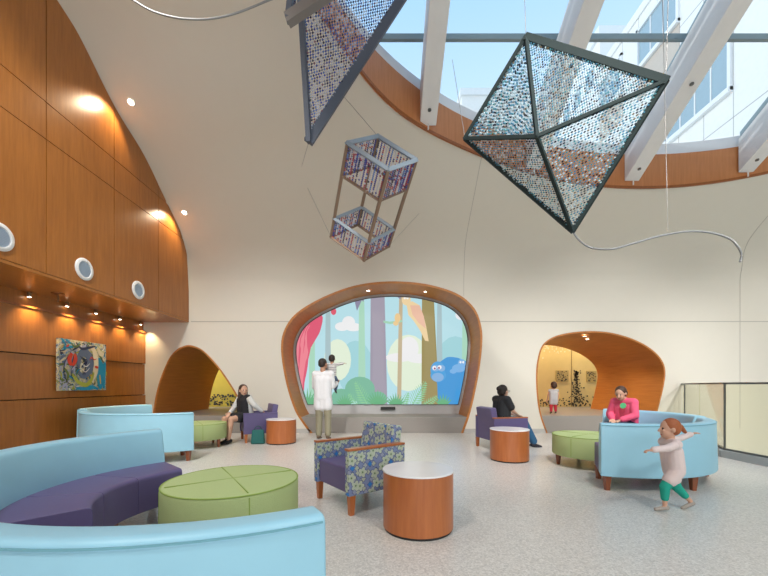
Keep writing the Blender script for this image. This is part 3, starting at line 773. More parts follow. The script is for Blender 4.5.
def arc_sofa(label, cx, cy, a0, a1, group, seatsplit=3):
    a0, a1 = math.radians(a0), math.radians(a1)
    t = thing('curved_sofa', label, 'sofa', (cx, cy, 0), 0, group)
    bm = nb(); sweep(bm, roundpoly([(1.09, .43), (1.175, .715), (1.30, .715), (1.315, .155), (1.12, .155)], [.0, .035, .035, .015, .01]), a0, a1, 36)
    obj('backrest', bm, BLUE, t, bevel=.012, auto=45)
    bm = nb(); sweep(bm, [(1.303, .698), (1.307, .698), (1.307, .692), (1.303, .692)], a0+.01, a1-.01, 36); obj('piping', bm, mat('blue_piping', (.16, .38, .46), .5), t)
    d = (a1-a0)/seatsplit
    for k in range(seatsplit):
        bm = nb(); sweep(bm, roundpoly([(.68, .165), (1.118, .165), (1.10, .432), (.68, .432)], [.01, .005, .01, .035]), a0+d*k+(.0025 if k else 0), a0+d*(k+1)-(.0025 if k < seatsplit-1 else 0), 14)
        obj('seat', bm, PURP, t, bevel=.01, auto=45)
    for a in (a0+.05, (a0+a1)/2, a1-.05):
        for r in (.74, 1.25): taper_leg(t, r*math.cos(a), r*math.sin(a))
    return t
arc_sofa('light blue curved sofa with purple seat at the left edge, facing the big ottoman', -1.15, 2.5, 138, 224, 'curved blue sofas around the front ottoman')
arc_sofa('closest light blue curved sofa seen from behind across the bottom left corner', -.87, 2.23, -138, -58, 'curved blue sofas around the front ottoman')
arc_sofa('light blue curved sofa seen from behind on the right, behind the running child', 2.85, 5.0, -115, -24, 'curved blue sofas around the right ottoman')
arc_sofa('light blue curved sofa on the right on which the woman in pink sits', 3.0, 5.2, -24, 52, 'curved blue sofas around the right ottoman')
arc_sofa('pale blue curved sofa at the far left with its back to us', -3.66, 6.32, -150, -49.5, 'curved blue sofas by the wood wall')
arc_sofa('pale blue curved sofa standing closest to the wood wall below the painting', -4.06, 6.72, 134, 208, 'curved blue sofas by the wood wall')

def ottoman(label, x, y, r=.465):
    t = thing('round_ottoman', label, 'ottoman', (x, y, 0), .6, None)
    bm = nb(); e = .025; pr = [(0, .15), (r-.01, .15), (r, .16), (r, .405)]+[(r-e+e*math.cos(a), .405+e*math.sin(a)) for a in (PI/8, PI/4, 3*PI/8, PI/2)]+[(r*.5, .434), (0, .436)]
    lathe(bm, pr, 72); obj('cushion', bm, GREEN, t, auto=45)
    bm = nb(); tube(bm, [((r-.004)*math.cos(2*PI*k/60), (r-.004)*math.sin(2*PI*k/60), .424) for k in range(61)], .005, 6)
    for a in (0, PI/2): bar(bm, (-(r-.03)*math.cos(a), -(r-.03)*math.sin(a), .434), ((r-.03)*math.cos(a), (r-.03)*math.sin(a), .434), .006, .006)
    for a in (0, PI/2, PI, 3*PI/2): bar(bm, ((r+.0)*math.cos(a), (r)*math.sin(a), .17), ((r)*math.cos(a), (r)*math.sin(a), .41), .006, .006)
    obj('seam', bm, mat('green_piping', (.27, .38, .08), .8), t)
    for k in range(4): a = PI/4+k*PI/2; taper_leg(t, (r-.07)*math.cos(a), (r-.07)*math.sin(a), .155, .028, .016)
    return t
ottoman('large green round ottoman between the two nearest curved sofas', -1.11, 2.65)
ottoman('green round ottoman on the right, in front of the woman in pink', 2.86, 5.03)
ottoman('green round ottoman by the left portal, beside the seated woman in white', -3.38, 6.58)

def drum(label, x, y, r=.277, h=.465):
    t = thing('drum_table', label, 'side table', (x, y, 0), 0, 'round wooden drum tables')
    bm = nb(); lathe(bm, [(0, 0), (r-.012, 0), (r-.012, .02), (0, .02)], 64); obj('plinth', bm, BLACK, t)
    bm = nb(); lathe(bm, [(0, .02), (r-.003, .02), (r-.003, h-.012), (0, h-.012)], 72); obj('drum', bm, WOODT, t, auto=45)
    bm = nb(); lathe(bm, [(0, h-.012), (r+.002, h-.012), (r+.002, h-.002), (r, h), (0, h)], 72); obj('table_top', bm, TOPW, t, auto=45)
drum('nearest cherry wood drum table with a white top, beside the flowered armchair', .268, 2.84, .277, .462)
drum('cherry wood drum table with white top beside the woman in blue jeans', 1.88, 5.40, .283, .465)
drum('cherry wood drum table with white top beside the woman in white, left of the screen', -1.99, 6.98, .283, .465)

def armchair(label, cat, x, y, rot, fabric, seatm, armcap, group=None, w=.66, dp=.66):
    t = thing('armchair', label, cat, (x, y, 0), rot, group)     # faces local -y
    hw = w/2; fl = fabric is FLORAL
    for s in (-1, 1):
        bm = nb(); box(bm, (s*hw-(.065 if s > 0 else 0), -dp/2, .17), (s*hw+(0 if s > 0 else .065), dp/2-.02, .555)); obj('arm', bm, fabric, t, uv=fl, bevel=.008)
        bm = nb(); box(bm, (s*hw-(.068 if s > 0 else -.003), -dp/2-.004, .555), (s*hw+(.003 if s > 0 else .068), dp/2-.02, .575)); o = obj('arm_cap', bm, armcap, t, bevel=.004); 
    bm = nb(); M = Matrix.Translation((0, dp/2-.16, .36)) @ Matrix.Rotation(-.16, 4, 'X'); box(bm, (-hw+.066, 0, 0), (hw-.066, .11, .385), M); obj('backrest', bm, fabric, t, uv=fl, bevel=.02)
    bm = nb(); box(bm, (-hw+.066, dp/2-.13, .17), (hw-.066, dp/2-.03, .50)); obj('back_panel', bm, fabric, t, uv=fl, bevel=.008)
    bm = nb(); box(bm, (-hw+.067, -dp/2+.02, .18), (hw-.067, dp/2-.131, .40)); obj('seat', bm, seatm, t, bevel=.02)
    for sx in (-1, 1):
        for sy in (-1, 1): taper_leg(t, sx*(hw-.035), sy*(dp/2-.045), .17, .028, .02, m=WOODT)
    return t
armchair('flowered blue armchair with purple seat and wood arm caps, in the middle of the floor', 'armchair', -.24, 3.50, math.radians(-53), FLORAL, PURP, WOODT, w=.66, dp=.64)
armchair('purple armchair in which the woman in blue jeans sits', 'armchair', 2.06, 6.38, math.radians(103), PURP, PURP, WOODT, 'purple armchairs')
armchair('purple armchair in which the woman in white sits, near the left portal', 'armchair', -2.55, 7.34, math.radians(-62), PURP, PURP, PURP, 'purple armchairs')
bm = nb(); box(bm, (-.13, -.06, 0), (.13, .06, .27))
for v in bm.verts:
    if v.co.z > .1: v.co.x *= .82; v.co.y *= .55
bg = thing('tote_bag', 'dark green bag standing on the floor beside the left drum table', 'bag', (-2.40, 6.86, 0), .2)
obj('bag_body', bm, mat('green_bag', (.01, .12, .11), .7, bump=(20, .3)), bg, bevel=.025, auto=60)
bm = nb(); tube(bm, catmull([(-.06, 0, .26), (-.05, 0, .31), (0, 0, .335), (.05, 0, .31), (.06, 0, .26)], 4), .008, 6); obj('strap', bm, mat('green_strap', (.01, .08, .07), .7), bg)

# ------------------------------------------------------------------ glass railing at the right
t = thing('glass_railing', 'clear glass balustrade with a dark top rail at the right edge of the floor', 'railing', (5.3, 5.6, 0))
R0 = Vector((5.3, 5.6, 0)); path = [Vector((5.3, YB+.05, 0)), Vector((5.3, 5.6, 0)), Vector((6.95, D-.02, 0))]
for a, b_ in zip(path, path[1:]):
    a, b_ = a-R0, b_-R0; nm = (b_-a).cross(Vector((0, 0, 1))).normalized()
    bm = nb(); bar(bm, a+Vector((0, 0, .055)), b_+Vector((0, 0, .055)), .12, .108); obj('curb', bm, mat('curb_grey', (.42, .44, .45), .5), t)
    bm = nb(); bar(bm, a+Vector((0, 0, .125)), b_+Vector((0, 0, .125)), .035, .028); obj('shoe_rail', bm, STEEL, t)
    bm = nb(); bar(bm, a+Vector((0, 0, 1.145)), b_+Vector((0, 0, 1.145)), .045, .03, ext=.01); obj('top_rail', bm, STEEL, t)
    L = (b_-a).length; n = max(1, round(L/1.6)); 
    for k in range(n):
        p = a+(b_-a)*(k/n); q = a+(b_-a)*((k+1)/n); g = (q-p).normalized()*.006
        bm = nb(); bar(bm, p+g+Vector((0, 0, .635)), q-g+Vector((0, 0, .635)), .012, .99); obj('glass_panel', bm, GLASSR, t)
    if (b_-a).length < 5:
        pass
for P in (path[1], path[2]+Vector((-.12, -.2, 0))):
    bm = nb(); p = P-R0; bar(bm, p+Vector((0, 0, .14)), p+Vector((0, 0, 1.13)), .02, .02); obj('post', bm, STEEL, t)

# ------------------------------------------------------------------ hanging sculptures
BEADS = [mat('bead_%d' % i, c, .25, me) for i, (c, me) in enumerate((((.08, .26, .40), .1), ((.48, .64, .70), .0), ((.10, .33, .38), .1), ((.30, .38, .40), .3), ((.02, .03, .05), .1), ((.20, .15, .08), .1)))]
BEADS2 = [mat('beadb_%d' % i, c, .25, me) for i, (c, me) in enumerate((((.05, .08, .34), .1), ((.50, .53, .64), .0), ((.10, .20, .48), .1), ((.28, .30, .38), .5), ((.02, .02, .07), .1), ((.22, .10, .14), .1)))]
def bead(bm, p, d, r, l, mi):
    d = d.normalized(); s = d.cross(Vector((.31, .52, .8))).normalized(); u = s.cross(d)
    k = 4; A = [bm.verts.new(p+(s*math.cos(2*PI*i/k)+u*math.sin(2*PI*i/k))*r) for i in range(k)]
    t = bm.verts.new(p+d*l/2); b = bm.verts.new(p-d*l/2)
    for i in range(k):
        bm.faces.new((A[i], A[(i+1) % k], t)).material_index = mi; bm.faces.new((A[(i+1) % k], A[i], b)).material_index = mi
def bead_tri(a, b, c, step, bl, r, mats, parent, name='bead_strings', seed=1):
    """strings parallel to ab, marching toward c"""
    rnd = random.Random(seed); a, b, c = Vector(a), Vector(b), Vector(c); bm = nb()
    h = ((c-a)-(b-a).normalized()*(c-a).dot((b-a).normalized())).length; n = int(h/step)
    for i in range(1, n):
        t = i/n; p = a.lerp(c, t); q = b.lerp(c, t); L = (q-p).length; d = (q-p).normalized(); m = int(L/bl)
        if m < 1: continue
        bar(bm, p, q, .003, .003, mi=3)
        ph = rnd.random()
        for k in range(m):
            mi = rnd.choices(range(6), (4, 5, 3, 3, 3, 1))[0]
            bead(bm, p+d*(k+.2+.6*ph)*bl, d, r, bl*.92, mi)
    return obj(name, bm, mats, parent)
def frame(pairs, w, h, m, parent, name='frame_bar'):
    for a, b in pairs:
        bm = nb(); bar(bm, a, b, w, h, ext=w*.3); obj(name, bm, m, parent)
FR = mat('sculpture_frame', (.028, .042, .042), .75, 0, spec=.2); FRB = mat('blue_grey_frame', (.09, .105, .14), .5, .1)
BEADS3 = [mat('beadc_%d' % i, c, .3) for i, c in enumerate(((.04, .06, .36), (.62, .62, .68), (.10, .25, .60), (.40, .40, .45), (.03, .03, .09), (.42, .05, .09)))]
# big kite
kA, kB, kD = at(526, 37.3, 4.0), at(666, 81, 3.5), at(465, 138.7, 4.5)
nrm = (kB-kA).cross(kD-kA); rc = at(572.5, 231.4, 1)-Vector((0, 0, H)); e = Vector((0, 0, H))
tt = nrm.dot(kA-e)/nrm.dot(rc); kC = e+rc*tt
ctr = (kA+kB+kC+kD)/4; kE = at(537, 136.5, ctr.y-.30)
t = thing('kite_sculpture', 'big diamond kite sculpture strung with teal beads, hanging below the skylight', 'hanging sculpture', ctr)
K = [p-ctr for p in (kA, kB, kC, kD)]; E_ = kE-ctr
frame([(K[0], K[1])], .045, .075, FR, t); frame([(K[1], K[2]), (K[3], K[0])], .036, .05, FR, t); frame([(K[2], K[3])], .034, .045, FR, t)
frame([(K[i], E_) for i in range(4)], .036, .036, FR, t, 'spar')
for i in range(4):
    a, b_ = K[i], K[(i+1) % 4]
    if i == 0: a1, b1, c1 = E_, a, b_
    elif i == 1: a1, b1, c1 = b_, a, E_
    elif i == 2: a1, b1, c1 = E_, b_, a
    else: a1, b1, c1 = a, b_, E_
    if i == 1: a1, b1, c1 = E_, K[1], K[2]
    bead_tri(a1, b1, c1, .0225, .034, .0118, BEADS, t, seed=i)
# its tail
tp = [at(x, y, Y) for x, y, Y in ((573,232,kC.y),(580,241,kC.y+.02),(592,248,kC.y+.05),(612,249,4.0),(635,243,4.0),(660,236,4.0),(688,231.5,4.0),(712,233,4.0),(730,239,3.95),(738,247,3.9),(741.5,255,3.9),(740,262,3.9))]
bm = nb(); tube(bm, [p-ctr for p in catmull(tp, 6)], .011, 8); obj('tail', bm, ALU, t, smooth=True)
WIRE = mat('thin_cable', (.35, .33, .31), .5, .3)
def cable(bm, a, b): tube(bm, [a, b], .0035, 5)
bm = nb()
cable(bm, kD, (kD.x+.05, 5.6, prof(5.6))); cable(bm, kB, (kB.x+.1, 3.5, roofz(3.5)-.2)); cable(bm, kA, (kA.x, 4.2, roofz(4.2)-.2))
p = at(668, 231, 4.0); cable(bm, p, (p.x+.05, 4.2, roofz(4.2)-.3))
for v in bm.verts: v.co -= ctr
obj('cable', bm, WIRE, t)
# cage
Cg = [Vector(v) for v in ((-0.49,4.807,4.347),(0.054,4.681,3.921),(-0.088,5.233,4.735),(0.456,5.107,4.309),(-0.867,5.893,3.544),(-0.322,5.767,3.118),(-0.464,6.319,3.932),(0.08,6.193,3.506))]
ctr2 = sum(Cg, Vector())/8; Cg = [v-ctr2 for v in Cg]
t = thing('cage_sculpture', 'open box shaped cage sculpture with striped bead bands, hanging in the middle', 'hanging sculpture', ctr2)
CFR = mat('cage_frame', (.30, .36, .42), .4, .2); CFB = mat('cage_bronze', (.28, .19, .13), .4, .5)
ring = [0, 1, 3, 2]
def lv(i, tt): return Cg[i].lerp(Cg[i+4], tt)
for tt, w in ((0, .05), (.30, .035), (.77, .045), (1, .04)):
    for i in range(4): frame([(lv(ring[i], tt), lv(ring[(i+1) % 4], tt))], w, w, CFR if tt in (0, .77) else CFB, t, 'rim_bar')
for i in ring: frame([(Cg[i], Cg[i+4])], .042, .042, CFB, t, 'corner_post')
for (ta, tb) in ((0.01, .30), (.77, .99)):
    for i in range(4):
        a, b_ = ring[i], ring[(i+1) % 4]; bm = nb(); rnd = random.Random(i)
        A0, B0, A1, B1 = lv(a, ta), lv(b_, ta), lv(a, tb), lv(b_, tb)
        NC = 13
        for k in range(NC):
            p, q = A0.lerp(B0, (k+.75)/(NC+.5)), A1.lerp(B1, (k+.75)/(NC+.5)); base = (0, 1, 5, 0, 4, 1, 0, 5, 1, 2)[(k+i) % 10]
            bar(bm, p, q, .003, .003, mi=3); d = q-p; m = int(d.length/.024)
            for j in range(m): bead(bm, p+d*((j+.5)/m), d, .0165, .030, base if rnd.random() < .75 else rnd.choice((0, 1, 2, 4, 5)))
        obj('bead_band', bm, BEADS3, t)
bm = nb()
P = [Cg[2]+ctr2, Cg[4]+ctr2, Cg[7]+ctr2, Cg[6]+ctr2]
for a, b_ in ((P[0], Vector((-.75, 5.9, prof(5.9)))), (P[1], Vector((-1.55, 7.3, prof(7.3)-.02))), (P[2], at(419, 213.5, 7.72))): cable(bm, a, b_)
for v in bm.verts: v.co -= ctr2
obj('cable', bm, WIRE, t)
# steep kite at the top left
T, Lp, Rp, U = at(309, 141, 4.3), at(299.5, -20, 3.9), at(428, -42, 4.6), at(330, -170, 4.3)
ct = (T+Lp+Rp)/3
t = thing('kite_sculpture', 'pointed triangular kite sculpture strung with blue beads, cut by the top of the photo', 'hanging sculpture', ct)
T, Lp, Rp, U = T-ct, Lp-ct, Rp-ct, U-ct
frame([(T, Lp), (T, Rp)], .055, .11, FRB, t); frame([(Lp, U), (Rp, U), (Lp, Rp)], .05, .05, FRB, t)
bead_tri(Lp, Rp, T, .026, .036, .0145, BEADS2, t, seed=11); bead_tri(Lp, Rp, U, .045, .04, .013, BEADS2, t, seed=12)
bm = nb(); 
tl = [at(x, y, 4.2)-ct for x, y in ((128,-3),(150,10),(170,16.5),(190,19.2),(212,18.5),(235,13.5),(262,3),(285,-8))]+[at(300,-30,4.0)-ct]
tube(bm, catmull(tl, 6), .011, 8); obj('tail', bm, ALU, t, smooth=True)
bm = nb(); cable(bm, T, Vector((-1.6, 7.0, prof(7.0)))-ct); cable(bm, U, Vector((U.x, U.y, roofz(3.3)-ct.z))); obj('cable', bm, WIRE, t)
# corner of the box kite above it
Q, Qa, Qb, Qc = at(289, 19, 3.3), at(372, -36, 3.1), at(300, -90, 3.6), at(383, -150, 3.4)
ct = (Q+Qa+Qb)/3
t = thing('box_kite_sculpture', 'corner of a framed bead panel poking in at the top left of the skylight', 'hanging sculpture', ct)
Q, Qa, Qb, Qc = Q-ct, Qa-ct, Qb-ct, Qc-ct
frame([(Q, Qa)], .07, .10, mat('box_frame', (.20, .18, .17), .5, .1), t); frame([(Q, Qb), (Qa, Qc), (Qb, Qc)], .05, .07, FRB, t)
bead_tri(Q, Qb, Qa, .045, .032, .013, BEADS2, t, seed=21); bead_tri(Qa, Qc, Qb, .045, .04, .013, BEADS2, t, seed=22)
bm = nb(); cable(bm, Qb, Qb+Vector((0, 0, 2.0))); obj('cable', bm, WIRE, t)

# ------------------------------------------------------------------ people
SKIN = mat('skin', (.62, .36, .25), .55); SKIND = mat('skin_tan', (.46, .25, .16), .55)
EYE = mat('eye_dark', (.03, .02, .02), .3); LIP = mat('lip', (.45, .12, .10), .5)
def blob(name, prims, mats, parent, voxel=.008, smooth=4, paint=None):
    bm = nb()
    for p in prims:
        if p[0] == 'c':
            _, a, b, r1, r2 = p; a, b = Vector(a), Vector(b); d = b-a; L = d.length
            q = d.to_track_quat('Z', 'Y').to_matrix().to_4x4() if L > 1e-5 else Matrix.Identity(4)
            prof_ = []
            n = 5
            for k in range(n+1):
                t = -PI/2+PI/2*k/n; prof_.append((r1*math.cos(t), r1*math.sin(t)))
            for k in range(n+1):
                t = PI/2*k/n; prof_.append((r2*math.cos(t), L+r2*math.sin(t)))
            prof_[0] = (0, -r1); prof_[-1] = (0, L+r2)
            t = nb(); lathe(t, prof_, 14); t.transform(Matrix.Translation(a) @ q)
        else:
            _, c, r, M = (list(p)+[None])[:4]
            t = nb(); bmesh.ops.create_icosphere(t, subdivisions=3, radius=1)
            X = Matrix.Diagonal((*r, 1))
            if M is not None: X = M.to_4x4() @ X
            t.transform(Matrix.Translation(Vector(c)) @ X)
        me = bpy.data.meshes.new('tmp'); bmesh.ops.recalc_face_normals(t, faces=t.faces[:]); t.to_mesh(me); t.free(); bm.from_mesh(me); bpy.data.meshes.remove(me)
    me = bpy.data.meshes.new(name); bm.to_mesh(me); bm.free()
    o = bpy.data.objects.new(name, me); C.objects.link(o)
    rm = o.modifiers.new('r', 'REMESH'); rm.mode = 'VOXEL'; rm.voxel_size = voxel
    sm = o.modifiers.new('s', 'SMOOTH'); sm.iterations = smooth; sm.factor = .5
    dg = bpy.context.evaluated_depsgraph_get(); me2 = bpy.data.meshes.new_from_object(o.evaluated_get(dg))
    o.modifiers.clear(); o.data = me2; bpy.data.meshes.remove(me); me2.name = name
    me2.materials.clear()
    for m in (mats if isinstance(mats, (list, tuple)) else [mats]): me2.materials.append(m)
    me2.polygons.foreach_set('use_smooth', [True]*len(me2.polygons))
    if paint:
        for f in me2.polygons:
            i = paint(f.center)
            if i: f.material_index = i
    o.parent = parent
    return o
def V(*a): return Vector(a)
def hand(pr, w, d, n, s, side):
    """wrist w, direction d, palm normal n (fingers curl toward n), thumb side vector computed"""
    d = Vector(d).normalized(); n = (Vector(n)-d*Vector(n).dot(d)).normalized(); t = d.cross(n)*side
    w = Vector(w); k = w+d*.075*s
    for q in (-.022, 0, .022): pr.append(('c', w+t*q*.7*s+d*.01*s, k+t*q*s, .015*s, .014*s))
    for i, (q, l) in enumerate(((-.030, .062), (-.010, .075), (.010, .082), (.030, .072))):
        a = k+t*q*s; m = a+(d*.9+n*.3).normalized()*l*.5*s; e = m+(d*.65+n*.75).normalized()*l*.5*s
        pr.append(('c', a, m, .0092*s, .0085*s)); pr.append(('c', m, e, .0085*s, .0072*s))
    a = w+d*.02*s+t*.024*s; m = a+(t*.75+d*.65).normalized()*.04*s; e = m+(d*.9+n*.3+t*.1).normalized()*.032*s
    pr.append(('c', a, m, .013*s, .011*s)); pr.append(('c', m, e, .0105*s, .009*s))
def headmat(yaw, pitch, roll=0): return (Matrix.Rotation(yaw, 3, 'Z') @ Matrix.Rotation(pitch, 3, 'X') @ Matrix.Rotation(roll, 3, 'Y'))
def person(label, loc, rotz, J, cloth, hs=1.0, s=1.0, skin=SKIN, hair=None, hairstyle='short', yaw=0, pitch=0, voxel=.008, female=False, group=None, name='person', shoes=(.03, .03, .03), feet=None):
    t = thing(name, label, 'person', loc, rotz, group)
    J = {k: Vector(v) for k, v in J.items()}
    R = headmat(yaw, pitch); hc = J['head']; hh = hs
    def hp(x, y, z): return hc+R @ Vector((x*hh, y*hh, z*hh))
    b = []
    up = (J['chest']-J['pelvis']).normalized(); sd = (J['Rs']-J['Ls']).normalized()
    wf = .9 if female else 1.0
    b += [('c', J['pelvis']-sd*.06*s, J['chest']-sd*.075*s*wf, .105*s, .100*s*wf), ('c', J['pelvis']+sd*.06*s, J['chest']+sd*.075*s*wf, .105*s, .100*s*wf)]
    b += [('c', J['pelvis'], J['chest'], .105*s, .100*s*wf), ('c', J['Ls'], J['Rs'], .058*s*wf, .058*s*wf), ('c', J['chest']+up*.08*s, hp(0, -.015, -.03), .062*s*wf, .048*hh*wf)]
    b += [('e', hp(0, -.012, .025), V(.076, .094, .094)*hh, R), ('e', hp(0, .022, -.04), V(.058, .066, .070)*hh, R), ('e', hp(0, .055, -.08), V(.028, .026, .022)*hh, R)]
    b += [('c', hp(0, .084, .015), hp(0, .104, -.022), .010*hh, .014*hh)]
    for q in (-1, 1): b += [('e', hp(q*.079, -.008, -.005), V(.011, .02, .031)*hh, R), ('e', hp(q*.03, .076, -.012), V(.02, .012, .016)*hh, R)]
    for q in 'LR':
        b += [('c', J[q+'s'], J[q+'e'], .050*s*wf, .038*s*wf), ('c', J[q+'e'], J[q+'w'], .037*s*wf, .025*s*wf)]
        hd = J.get(q+'hd', J[q+'w']-J[q+'e']); hn = J.get(q+'hn', Vector((0, 0, -1)))
        hand(b, J[q+'w'], hd, hn, s*(1.0 if voxel < .0079 or s > .8 else 1.15), 1 if q == 'L' else -1)
        b += [('c', J[q+'h'], J[q+'k'], .082*s, .054*s), ('c', J[q+'k'], J[q+'k'].lerp(J[q+'a'], .35), .052*s, .054*s), ('c', J[q+'k'].lerp(J[q+'a'], .35), J[q+'a'], .054*s, .034*s)]
        fd = J.get(q+'f', Vector((0, 1, -.25))).normalized()
        b += [('c', J[q+'a']+fd*-.02*s+V(0,0,-.035*s), J[q+'a']+fd*.13*s+V(0,0,-.045*s), .030*s, .024*s)]
    eyes = [hp(q*.031, .084, .012) for q in (-1, 1)]; mo = hp(0, .088, -.062)
    def paint(c):
        if min((c-e).length for e in eyes) < .014*hh: return 1
        if (c-mo).length < .024*hh and abs((R.transposed() @ (c-mo)).z) < .008*hh: return 2
        return 0
    obj_body = blob('body', b, [skin, EYE, LIP], t, voxel, 3, paint)
    for nm, kind, m, ex in cloth:
        c = []
        if kind in ('shirt', 'longshirt', 'coat', 'dress', 'tee', 'vest'):
            lo = J['pelvis'] if kind != 'vest' else J['pelvis']+up*.1*s
            e = ex
            for q in (-1, 1): c.append(('c', lo+sd*q*.062*s, J['chest']+sd*q*.078*s*wf, .107*s+e, .102*s*wf+e))
            c.append(('c', lo, J['chest'], .108*s+e, .103*s*wf+e))
            c.append(('c', J['Ls'], J['Rs'], .060*s*wf+e, .060*s*wf+e))
            c.append(('c', J['chest']+up*.08*s, J['chest']+up*.12*s, .085*s*wf, .06*s*wf))
            if kind in ('coat', 'dress'):
                for q in 'LR':
                    kk = J[q+'h'].lerp(J[q+'k'], .55 if kind == 'dress' else .42); c.append(('c', J[q+'h'], kk, .092*s+e, (.085 if kind == 'dress' else .10)*s+e))
                c.append(('c', J['pelvis']-up*.02*s, (J['Lh'].lerp(J['Lk'], .45)+J['Rh'].lerp(J['Rk'], .45))/2, .10*s+e, .09*s+e))
            for q in 'LR':
                if kind in ('shirt', 'longshirt', 'coat'):
                    wv = J[q+'e'].lerp(J[q+'w'], .88); c += [('c', J[q+'s'], J[q+'e'], .054*s*wf+e, .046*s+e), ('c', J[q+'e'], wv, .045*s+e, .036*s+e)]
                elif kind == 'tee': c += [('c', J[q+'s'], J[q+'s'].lerp(J[q+'e'], .65), .058*s*wf+e, .052*s+e)]
        elif kind in ('trousers', 'leggings', 'cropped'):
            e = ex; end = {'trousers': .93, 'leggings': .92, 'cropped': .6}[kind]
            for q in (-1, 1): c.append(('c', J['pelvis']+sd*q*.06*s, J['pelvis']+up*.05*s+sd*q*.05*s, .107*s+e*.6, .10*s+e*.5))
            for q in 'LR':
                c += [('c', J[q+'h'], J[q+'k'], .088*s+e, .062*s+e), ('c', J[q+'k'], J[q+'k'].lerp(J[q+'a'], end), .060*s+e, (.055 if kind == 'trousers' else .042)*s+e)]
        blob(nm, c, m, t, max(voxel, .009*min(1, s+.2)), 4)
    for q in 'LR':
        fd = J.get(q+'f', Vector((0, 1, -.25))).normalized(); a = J[q+'a']
        blob('shoe', [('c', a-fd*.035*s+V(0,0,-.045*s), a+fd*.14*s+V(0,0,-.055*s), .040*s, .034*s), ('c', a+V(0,0,-.03*s)-fd*.02*s, a+V(0,0,-.04*s), .04*s, .04*s)], mat('shoe_%d' % int(shoes[0]*100+shoes[1]*1000), shoes, .5), t, .007, 3)
    if hair:
        h = [('e', hp(0, -.026, .038), V(.086, .096, .092)*hh, R)]
        if hairstyle == 'bun': h += [('e', hp(0, -.115, .055), V(.048, .045, .045)*hh, R), ('e', hp(0, -.05, .0), V(.078, .07, .075)*hh, R)]
        if hairstyle == 'long':
            h += [('c', hp(0, -.07, .02), hp(0, -.085, -.17), .068*hh, .055*hh), ('c', hp(-.055, -.045, 0), hp(-.07, -.03, -.2), .038*hh, .03*hh), ('c', hp(.055, -.045, 0), hp(.07, -.03, -.2), .038*hh, .03*hh)]
        if hairstyle == 'bob': h += [('e', hp(0, -.045, .0), V(.088, .075, .09)*hh, R)]
        if hairstyle == 'short': h += [('e', hp(0, -.05, .0), V(.078, .065, .07)*hh, R)]
        if hairstyle == 'tied': h += [('e', hp(0, -.05, .0), V(.080, .068, .075)*hh, R), ('c', hp(0, -.12, .03), hp(0, -.17, -.03), .03*hh, .02*hh)]
        blob('hair', h, hair, t, .008*max(.7, min(1, hh)), 2)
    return t, hp
DKHAIR = mat('dark_hair', (.025, .016, .012), .6, bump=(60, .5)); BRHAIR = mat('brown_hair', (.06, .026, .014), .55, bump=(60, .5)); RDHAIR = mat('ginger_hair', (.35, .10, .03), .55, bump=(60, .5))
c_ = lambda n, col: mat('cloth_'+n, col, .85, bump=(30, .25))
# man in white, standing with his back to us
J = dict(pelvis=(0,0,.86), chest=(0,-.01,1.22), head=(0.0,.02,1.55), Ls=(-.165,0,1.345), Rs=(.165,0,1.345), Le=(-.20,.06,1.08), Lw=(-.03,.24,1.10), Re=(.20,.05,1.10), Rw=(.22,.26,1.16),
         Lh=(-.085,0,.84), Rh=(.085,0,.84), Lk=(-.09,.02,.46), Rk=(.10,.02,.46), La=(-.09,0,.08), Ra=(.11,-.01,.08), Lhn=(0,0,1), Rhn=(-.3,0,1))
man, _ = person('man in white coat and khaki trousers holding a toddler, back turned', at(323, 438.6, 7.5)*1, math.radians(-8), J,
    [('shirt', 'coat', c_('white', (.74, .74, .76)), .016), ('trousers', 'trousers', c_('khaki', (.27, .25, .17)), .012)], skin=SKIND, hair=DKHAIR, yaw=-.45, pitch=-.05, shoes=(.12, .08, .05))
man.location = (at(323, 438.6, 7.5).x, 7.5, 0)
# toddler carried on his arm
J = dict(pelvis=(0,0,.0), chest=(0,.0,.17), head=(0,.01,.355), Ls=(-.08,0,.235), Rs=(.08,0,.235), Le=(-.15,.03,.15), Lw=(-.19,.0,.06), Re=(.15,.04,.25), Rw=(.23,.08,.27),
         Lh=(-.05,0,-.02), Rh=(.05,0,-.02), Lk=(-.08,.13,-.09), Rk=(.08,.12,-.12), La=(-.10,.12,-.27), Ra=(.05,.10,-.30), Rhd=(1,.3,.1), Lf=(0,1,-.5), Rf=(0,1,-.5))
stripe = bpy.data.materials.new('striped_knit'); stripe.use_nodes = True; N, L = nodes_of(stripe); bb = N['Principled BSDF']; bb.inputs['Roughness'].default_value = .9
tcn = N.new('ShaderNodeTexCoord'); wv = N.new('ShaderNodeTexWave'); wv.bands_direction = 'Z'; wv.inputs['Scale'].default_value = 9; L.new(tcn.outputs['Object'], wv.inputs['Vector'])
crs = N.new('ShaderNodeValToRGB'); crs.color_ramp.interpolation = 'CONSTANT'; crs.color_ramp.elements[0].color = (.25, .24, .25, 1); crs.color_ramp.elements[1].position = .4; crs.color_ramp.elements[1].color = (.68, .66, .64, 1)
L.new(wv.outputs['Fac'], crs.inputs['Fac']); L.new(crs.outputs['Color'], bb.inputs['Base Color'])
tod, _ = person('toddler in a striped top held by the man in white, pointing at the screen', (man.location.x+.155, 7.70, 1.315), math.radians(-10), J,
    [('shirt', 'shirt', stripe, .009), ('trousers', 'trousers', c_('denim', (.10, .14, .22)), .007)], hs=.80, s=.52, skin=SKIND, hair=DKHAIR, yaw=.15, voxel=.006, shoes=(.02, .02, .03))
